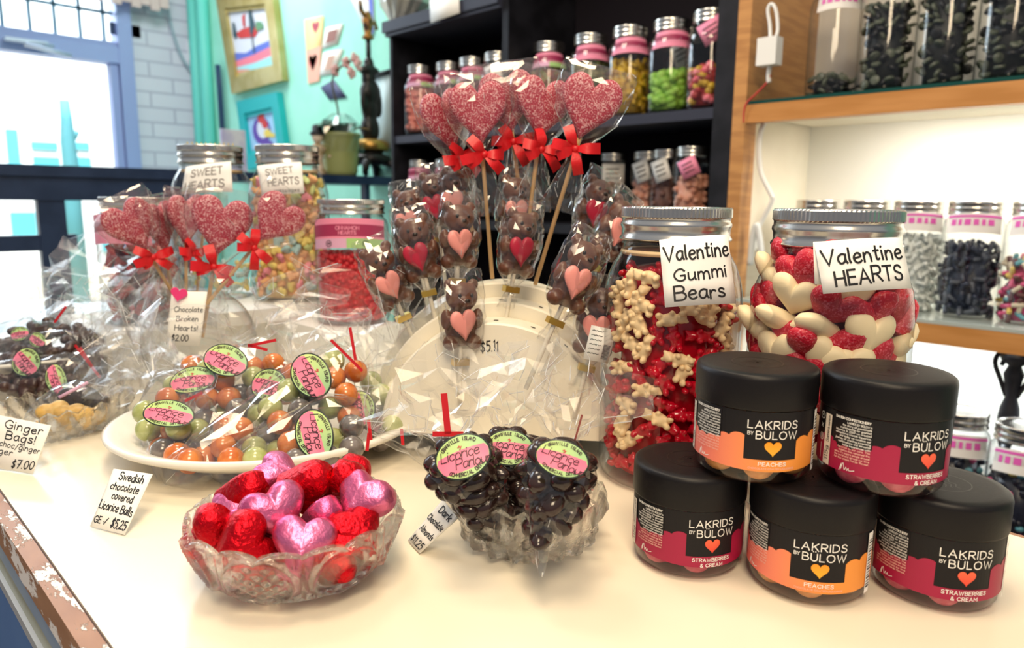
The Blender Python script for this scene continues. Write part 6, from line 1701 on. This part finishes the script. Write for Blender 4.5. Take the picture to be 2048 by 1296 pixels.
for R, y0, y1 in TI:
    mb = MB(); n = 56
    pts = [(-R * math.cos(PI * k / n), R * math.sin(PI * k / n)) for k in range(n + 1)]
    ch_ = .0016
    rows = [(R - ch_, y0), (R, y0 + ch_), (R, y1 - ch_), (R - ch_, y1)]
    vs = [(-r * math.cos(PI * k / n), y, r * math.sin(PI * k / n)) for r, y in rows for k in range(n + 1)]
    fs = [(j * (n + 1) + k, j * (n + 1) + k + 1, (j + 1) * (n + 1) + k + 1, (j + 1) * (n + 1) + k) for j in range(3) for k in range(n)]
    mb.add(vs, fs, 0, False)
    for y, r_ in ((y0, R - ch_), (y1, R - ch_)):
        mb.add([(-r_ * math.cos(PI * k / n), y, r_ * math.sin(PI * k / n)) for k in range(n + 1)], [tuple(range(n + 1))], 0)
    for k in range(9):
        a = PI * (k + .8) / 9.6
        for yy in ((y0 + y1) / 2 - .004,):
            c = Vector((-R * math.cos(a), yy, R * math.sin(a))); nr = Vector((-math.cos(a), 0, math.sin(a))); tg = Vector((math.sin(a), 0, math.cos(a)))
            mb.add([c + nr * .0003 + tg * (.0024 * math.cos(q)) + Vector((0, 1, 0)) * (.0024 * math.sin(q)) for q in [2 * PI * i / 12 for i in range(12)]], [tuple(range(12))], 1)
    tier = mb.build('tier', [cream, hole_shade], st)
pm = MB(); write(pm, '$5.11', .0, .080, .0095, flat((-.004, -.0504, 0), (1, 0, 0), (0, 0, 1)), .0011, width=.0155, jit=.06, slope=.12); pm.build('price_lettering', M_['ink'], st)

# ------------------------------------------------------------------ sugared heart lollipops
sugar = specks('sugar_heart', (.42, .012, .045), (.80, .42, .46), 620, (.47, .66), .55, .1, .9)
shm = MB(); pillow(shm, [(x, z * 1.18) for x, z in soft_heart(56, .0580, .16)], .0068, 8, power=.5, side=.35)
SH = shm.mesh('candy_heart', sugar)
def ribbon_bow(t, z, seed, s=1.0):
    rnd = random.Random(seed); mb = MB()
    w = .0042 * s
    def arm(a, ln, loop, y):
        d = Vector((math.cos(a), 0, math.sin(a))); n_ = Vector((-math.sin(a), 0, math.cos(a)))
        pts = []; ws = []
        K = 7
        for i in range(K + 1):
            q = i / K
            pts.append(Vector((0, y, z)) + d * (ln * q) + Vector((0, -.005 * math.sin(q * PI) - .002, 0))); ws.append(n_ * w * (.45 + .75 * min(1, q * 2.2)) + Vector((0, .0016 * math.sin(q * 5), 0)))
        mb.strip(pts, ws)
        if loop:
            pts2 = [p_ + Vector((0, .0065 * math.sin(PI * i / K), 0)) for i, p_ in enumerate(pts)]
            mb.strip(pts2, ws)
    for a0, ln, lp in ((178, .022, 1), (8, .022, 1), (118, .021, 1), (-52, .025, 0), (205, .018, 0)):
        arm(R_(a0 + rnd.uniform(-14, 14)), ln * s * rnd.uniform(.88, 1.1), lp, -.0075)
    mb.ball((0, -.010, z), (.0042 * s, .0034 * s, .0042 * s), 10, 8)
    mb.build('bow', M_['red_ribbon'], t)
def heart_pop(label, px, py, d, roll, yaw, stick, seed, group, bow_z=-.041, s=1.0, clip=False, bow=True):
    p = D(px, py, d)
    M = rot_cam(p, R_(roll), R_(yaw)) @ Matrix.Scale(s, 4)
    t = thing('heart_lollipop', label, 'lollipop', M=M, group=group)
    inst('candy_heart', SH, Matrix.Rotation(.0, 4, 'Z'), parent=t)
    MB().tube([(0, 0, -.018), (0, 0, bow_z), (0, 0, -stick)], .0021, 10).build('stick', M_['stick'], t)
    w = MB()
    film(w, [(0, 0, bow_z), (0, 0, bow_z + .012), (0, 0, -.010), (0, 0, .010), (0, 0, .028), (0, 0, .039)], [(.004, .004), (.016, .0085), (.031, .0105), (.0365, .0105), (.0370, .0085), (.0345, .0015)], (0, 1, 0), 26, .03, seed, glint=.05, cr=.00025)
    film(w, [(0, 0, bow_z), (.001, 0, bow_z - .018), (.002, 0, bow_z - .040), (.002, 0, bow_z - .060)], [(.004, .004), (.010, .007), (.0155, .010), (.018, .012)], (0, 1, 0), 20, .14, seed + 3, pleat=.35, pk=3, glint=.06, cr=.00025)
    w.build('wrapper', [FILM_POP, GLINT], t)
    if clip: MB().box((-.012, -.0035, bow_z + .0015), (.001, .0035, bow_z + .0055)).build('gold_clip', M_['gold'], t)
    if bow: ribbon_bow(t, bow_z, seed)
    return t
G1 = 'sugared heart lollipops above the arched stand'
heart_pop('sugared heart lollipop leaning out at the window side of the arched stand', 893, 240, .735, -17, 38, .14, 1, G1)
heart_pop('sugared heart lollipop second from the window side above the arched stand', 958, 225, .715, -5, 10, .165, 2, G1)
heart_pop('sugared heart lollipop at the back centre above the arched stand, half hidden', 1016, 202, .735, -8, 0, .165, 3, G1, clip=True)
heart_pop('sugared heart lollipop second from the bookcase post side, turned slightly', 1086, 216, .720, 7, 22, .165, 4, G1)
heart_pop('largest, frontmost sugared heart lollipop, leaning towards the oak shelves', 1178, 214, .690, 16, -4, .178, 5, G1, clip=True)

# ------------------------------------------------------------------ chocolate bear lollipops
bearb = MB()
bearb.ball((0, .001, .020), (.0150, .0105, .0190)); bearb.ball((0, -.001, .0465), (.0148, .0120, .0135))
for s in (-1, 1):
    bearb.ball((s * .0112, .001, .0575), (.0052, .0042, .0052)); bearb.ball((s * .0110, -.0045, .0060), (.0072, .0085, .0068)); bearb.ball((s * .0148, -.0030, .0270), (.0052, .0060, .0095)); bearb.ball((s * .0110, -.0095, .0265), (.0042, .0050, .0042))
bearb.ball((0, -.0120, .0430), (.0062, .0052, .0050))
milk = mat('milk_chocolate', (.105, .036, .017), .34, spec=.5, col2=(.14, .052, .026), nscale=50)
BEAR = with_mat(fused(bearb, .0011, 3), milk, 'chocolate_bear')
eye = mat('bear_eye', (.015, .008, .006), .3)
hpk, hrd = mat('heart_pink_choc', (.80, .30, .27), .45), mat('heart_red_choc', (.42, .015, .045), .4)
hb = MB(); pillow(hb, soft_heart(36, .0235, .12), .0034, 5, power=.5, side=.4, M=Matrix.Scale(1.32, 4, (0, 0, 1)))
HBP, HBR = hb.mesh('chocolate_heart', hpk), hb.mesh('chocolate_heart', hrd)
fc = MB()
for s in (-1, 1): fc.ball((s * .0055, -.0118, .0490), (.0016, .0012, .0019), 10, 8)
fc.ball((0, -.0168, .0450), (.0026, .0016, .0019), 10, 8)
FACE = fc.mesh('bear_face', eye)
def bear_pop(label, px, py, d, roll, yaw, pink, seed, stick=.075, s=1.0, tag=False, clipz=-.013):
    c = D(px, py, d)
    M = rot_cam(c, R_(roll), R_(yaw)) @ Matrix.Scale(s, 4) @ Matrix.Translation((0, 0, -.031))
    t = thing('bear_lollipop', label, 'lollipop', M=M, group='chocolate bear lollipops on the arched stand')
    b = inst('chocolate_bear', BEAR, Matrix(), parent=t)
    inst('bear_face', FACE, Matrix(), parent=b)
    inst('chocolate_heart', HBP if pink else HBR, Matrix.Translation((-.003, -.0155, .0235)) @ Matrix.Rotation(R_(-8), 4, 'Y'), parent=t)
    MB().tube([(0, 0, .004), (0, 0, clipz), (0, 0, -stick)], .0021, 10).build('stick', M_['paper_stick'], t)
    w = MB()
    film(w, [(0, 0, clipz), (0, 0, clipz + .008), (0, -.001, .008), (0, -.002, .028), (0, -.001, .048), (0, 0, .062), (0, 0, .072)], [(.0035, .0035), (.009, .008), (.0185, .0165), (.0215, .0180), (.0210, .0165), (.0195, .0100), (.0180, .0012)], (0, 1, 0), 22, .075, seed, glint=.05, cr=.00025)
    film(w, [(0, 0, clipz), (0, 0, clipz - .008), (0, 0, clipz - .018)], [(.0035, .0035), (.007, .005), (.011, .006)], (0, 1, 0), 16, .16, seed + 2, pleat=.3, pk=3)
    w.build('wrapper', [FILM_POP, GLINT], t)
    MB().box((-.0072, -.0045, clipz - .0028), (.0072, .0045, clipz + .0028)).build('gold_clip', M_['gold'], t)
    if tag:
        m_ = MB(); f = flat((-.0085, -.0195, -.002), (1, 0, 0), (0, 0, 1)); fb = flat((-.0085, -.0190, -.002), (1, 0, 0), (0, 0, 1))
        slab(m_, f, fb, 0, .022, 0, .030, 2, 2, 0)
        g = flat((-.0085, -.0199, -.002), (1, 0, 0), (0, 0, 1))
        for k in range(12): m_.add([g(.0145 + (k % 2) * .0, .003 + k * .0011), g(.0205, .003 + k * .0011), g(.0205, .0036 + k * .0011), g(.0145, .0036 + k * .0011)], [(0, 1, 2, 3)], 1)
        for k in range(6): pen(m_, [(.002 + .0014 * i, .006 + k * .004 + (.0006 if i % 2 else 0)) for i in range(8)], .0005, g, 1)
        m_.build('barcode_label', [M_['paper_w'], M_['ink']], t)
    return t
bear_pop('pink-hearted chocolate bear at the upper centre, leaning slightly over the bear below it', 917, 470, .690, 2, 18, 1, 51)
bear_pop('red-hearted chocolate bear just right of the stand centre, in front of a pink-hearted one', 1038, 486, .680, 10, 24, 0, 52)
bear_pop('pink-hearted chocolate bear leaning right beside the gummy bear jar, largest of the bears', 1152, 548, .610, 24, 22, 1, 53)
bear_pop('pink-hearted chocolate bear lowest of all, in front of the stand', 922, 628, .650, 1, 20, 1, 54, stick=.05)
bear_pop('red-hearted chocolate bear left of the stand centre, above the lowest bears', 836, 496, .690, -13, 2, 0, 55, stick=.07)
bear_pop('pink-hearted chocolate bear furthest towards the cinnamon jar, leaning out', 772, 552, .690, -22, 14, 1, 56, stick=.09)
bear_pop('chocolate bear in the back row behind the red-hearted one on the window side', 822, 432, .775, -10, -8, 1, 57, stick=.09, s=.95)
bear_pop('chocolate bear in the back row, left of the wooden sticks, only its head in view', 872, 400, .770, -6, 0, 0, 58, stick=.09, s=.95)
bear_pop('chocolate bear in the back row directly behind the upper-centre one', 912, 392, .765, 0, 0, 1, 59, stick=.09, s=.95)
bear_pop('pink-hearted chocolate bear in the back row behind the red-hearted one, right of centre', 1030, 412, .745, 4, 20, 1, 60, stick=.09)
bear_pop('red-hearted chocolate bear in the back row, leaning right beside the tallest wooden stick', 1188, 415, .735, 18, 26, 0, 61, stick=.12)
bear_pop('pink-hearted chocolate bear in the back row, leaning farthest right behind the gummy jar', 1228, 455, .715, 34, 40, 1, 62, stick=.12)
bear_pop('chocolate bear turned away beside the gummy bear jar, showing a barcode label', 1196, 640, .640, 12, 10, 1, 63, stick=.06, tag=True)

# ------------------------------------------------------------------ round vase of heart lollipops
pv = D(398, 655, .885); pv.z = ZT + .0006
vase = MB(); Rv = .066
vp = [(.001, .003), (.030, .0025), (.036, 0)]
for k in range(2, 19):
    a = -PI / 2 + PI * k / 22; vp.append((Rv * math.cos(a), .066 + Rv * math.sin(a)))
vp += [(.037, .122), (.040, .126)]
vase.lathe(vp, 64)
vo = thing('glass_vase', 'round clear glass vase holding a bunch of heart lollipops, with a small card clipped on', 'vase', pv, face_cam(pv))
vase.build('vase_glass', M_['glass'], vo)
cs = corners_at(((344, 582), (415, 584), (400, 692), (332, 690)), (.800, .803, .800, .796))
o, m2 = hand_card(vo, cs, [('Chocolate', .54, .62, .095, .80, 0), ('Broken', .54, .45, .095, .62, 0), ('Hearts!', .54, .27, .10, .66, 0), ('$2.00', .40, .08, .11, .48, 0)], .001, m='paper')
m2.build('lettering', M_['ink'], o, True)
mh = MB(); hq = [(x, z) for x, z in heart2d(30, .017)]
mh.prism(hq, -.0012, .0012, M=rot_cam(D(357, 590, .795), R_(14))); mh.build('heart_clip', mat('clip_pink', (.85, .05, .22), .4), vo, True)
G2 = 'sugared heart lollipops in the round vase'
heart_pop('sugared heart lollipop at the window side of the vase, tilted away from the others', 264, 452, .845, -26, 16, .15, 71, G2)
heart_pop('sugared heart lollipop in the vase, second from the window side, seen half turned', 322, 452, .880, -8, 52, .15, 72, G2, bow=False)
heart_pop('sugared heart lollipop in the vase, half hidden behind the largest one', 372, 440, .890, 5, 48, .15, 73, G2)
heart_pop('largest sugared heart lollipop in the vase, facing forward in front of the nearly empty jar', 442, 452, .840, 12, 0, .115, 74, G2, s=1.15)
heart_pop('sugared heart lollipop tilted right in the vase, overlapping the candy heart jar', 552, 440, .850, 40, 6, .16, 75, G2)
heart_pop('sugared heart lollipop at the back of the vase, between the two jars', 410, 428, .93, 10, 30, .16, 76, G2, bow=False, s=.8)
# ------------------------------------------------------------------ light
def area(name, loc, target, size, power, col, size_y=None):
    l = bpy.data.lights.new(name, 'AREA'); l.energy = power; l.color = col
    l.shape = 'RECTANGLE' if size_y else 'SQUARE'; l.size = size
    if size_y: l.size_y = size_y
    o = bpy.data.objects.new(name, l); COL.objects.link(o)
    o.location = loc
    o.rotation_euler = (Vector(target) - Vector(loc)).to_track_quat('-Z', 'Y').to_euler()
    return o
area('ceiling_lamp_counter', (.15, .25, 2.55), (.35, .45, .95), .42, 14.5, (1.0, .80, .54))
area('front_fill_lamp', (-.25, -.30, 2.05), (.45, .5, 1.05), .45, 13, (1.0, .80, .55))  # fill added behind the camera to front-light cards, labels and bears
area('ceiling_lamp_shelves', (.55, 1.3, 2.7), (1.5, 1.4, 1.3), .5, 14, (1.0, .88, .72))
area('ceiling_lamp_pictures', (1.2, 3.3, 2.8), (1.85, 3.4, 1.6), .6, 21, (.95, 1.0, .98))
area('shelf_strip_light', (1.60, .15, 1.352), (1.68, .15, 1.0), .9, 5.5, (1.0, .95, .86), .03)
area('shelf_strip_light', (1.60, .25, .932), (1.68, .25, .6), .9, 5, (.9, .97, 1.0), .03)
area('daylight_sky', (.3, 5.6, 3.4), (.5, 1.2, 1.0), 2.2, 130, (.72, .86, 1.0))
area('daylight_street', (1.5, 7.6, 6.5), (1.5, 12, 1.5), 4.0, 1500, (.95, .98, 1.0))
w = bpy.data.worlds.new('world'); scene.world = w; w.use_nodes = True
nt = w.node_tree; nt.nodes.clear()
out = nt.nodes.new('ShaderNodeOutputWorld'); bg = nt.nodes.new('ShaderNodeBackground')
tc = nt.nodes.new('ShaderNodeTexCoord'); sp = nt.nodes.new('ShaderNodeSeparateXYZ'); mr = nt.nodes.new('ShaderNodeMapRange'); rp = nt.nodes.new('ShaderNodeValToRGB')
mr.inputs['From Min'].default_value = -1
nt.links.new(tc.outputs['Generated'], sp.inputs[0]); nt.links.new(sp.outputs[2], mr.inputs[0]); nt.links.new(mr.outputs[0], rp.inputs[0])
e = rp.color_ramp.elements
e[0].position, e[0].color = .35, (.16, .15, .15, 1)
e[1].position, e[1].color = 1.0, (.85, .84, .82, 1)
for pos, c in ((.5, (.30, .31, .35, 1)), (.62, (.45, .47, .52, 1)), (.8, (.62, .62, .62, 1))):
    k = e.new(pos); k.color = c
nt.links.new(rp.outputs[0], bg.inputs[0]); bg.inputs[1].default_value = .74
nt.links.new(bg.outputs[0], out.inputs[0])
vs = scene.view_settings
vs.view_transform = 'Standard'; vs.look = 'None'; vs.gamma = 1.0; vs.exposure = 0.0; vs.use_curve_mapping = False
try: scene.display_settings.display_device = 'sRGB'
except Exception: pass
scene.cycles.max_bounces = 12
scene.cycles.transparent_max_bounces = 32
scene.cycles.transmission_bounces = 10
scene.cycles.glossy_bounces = 5
scene.cycles.diffuse_bounces = 4
scene.cycles.sample_clamp_indirect = 6.0
scene.cycles.caustics_reflective = False
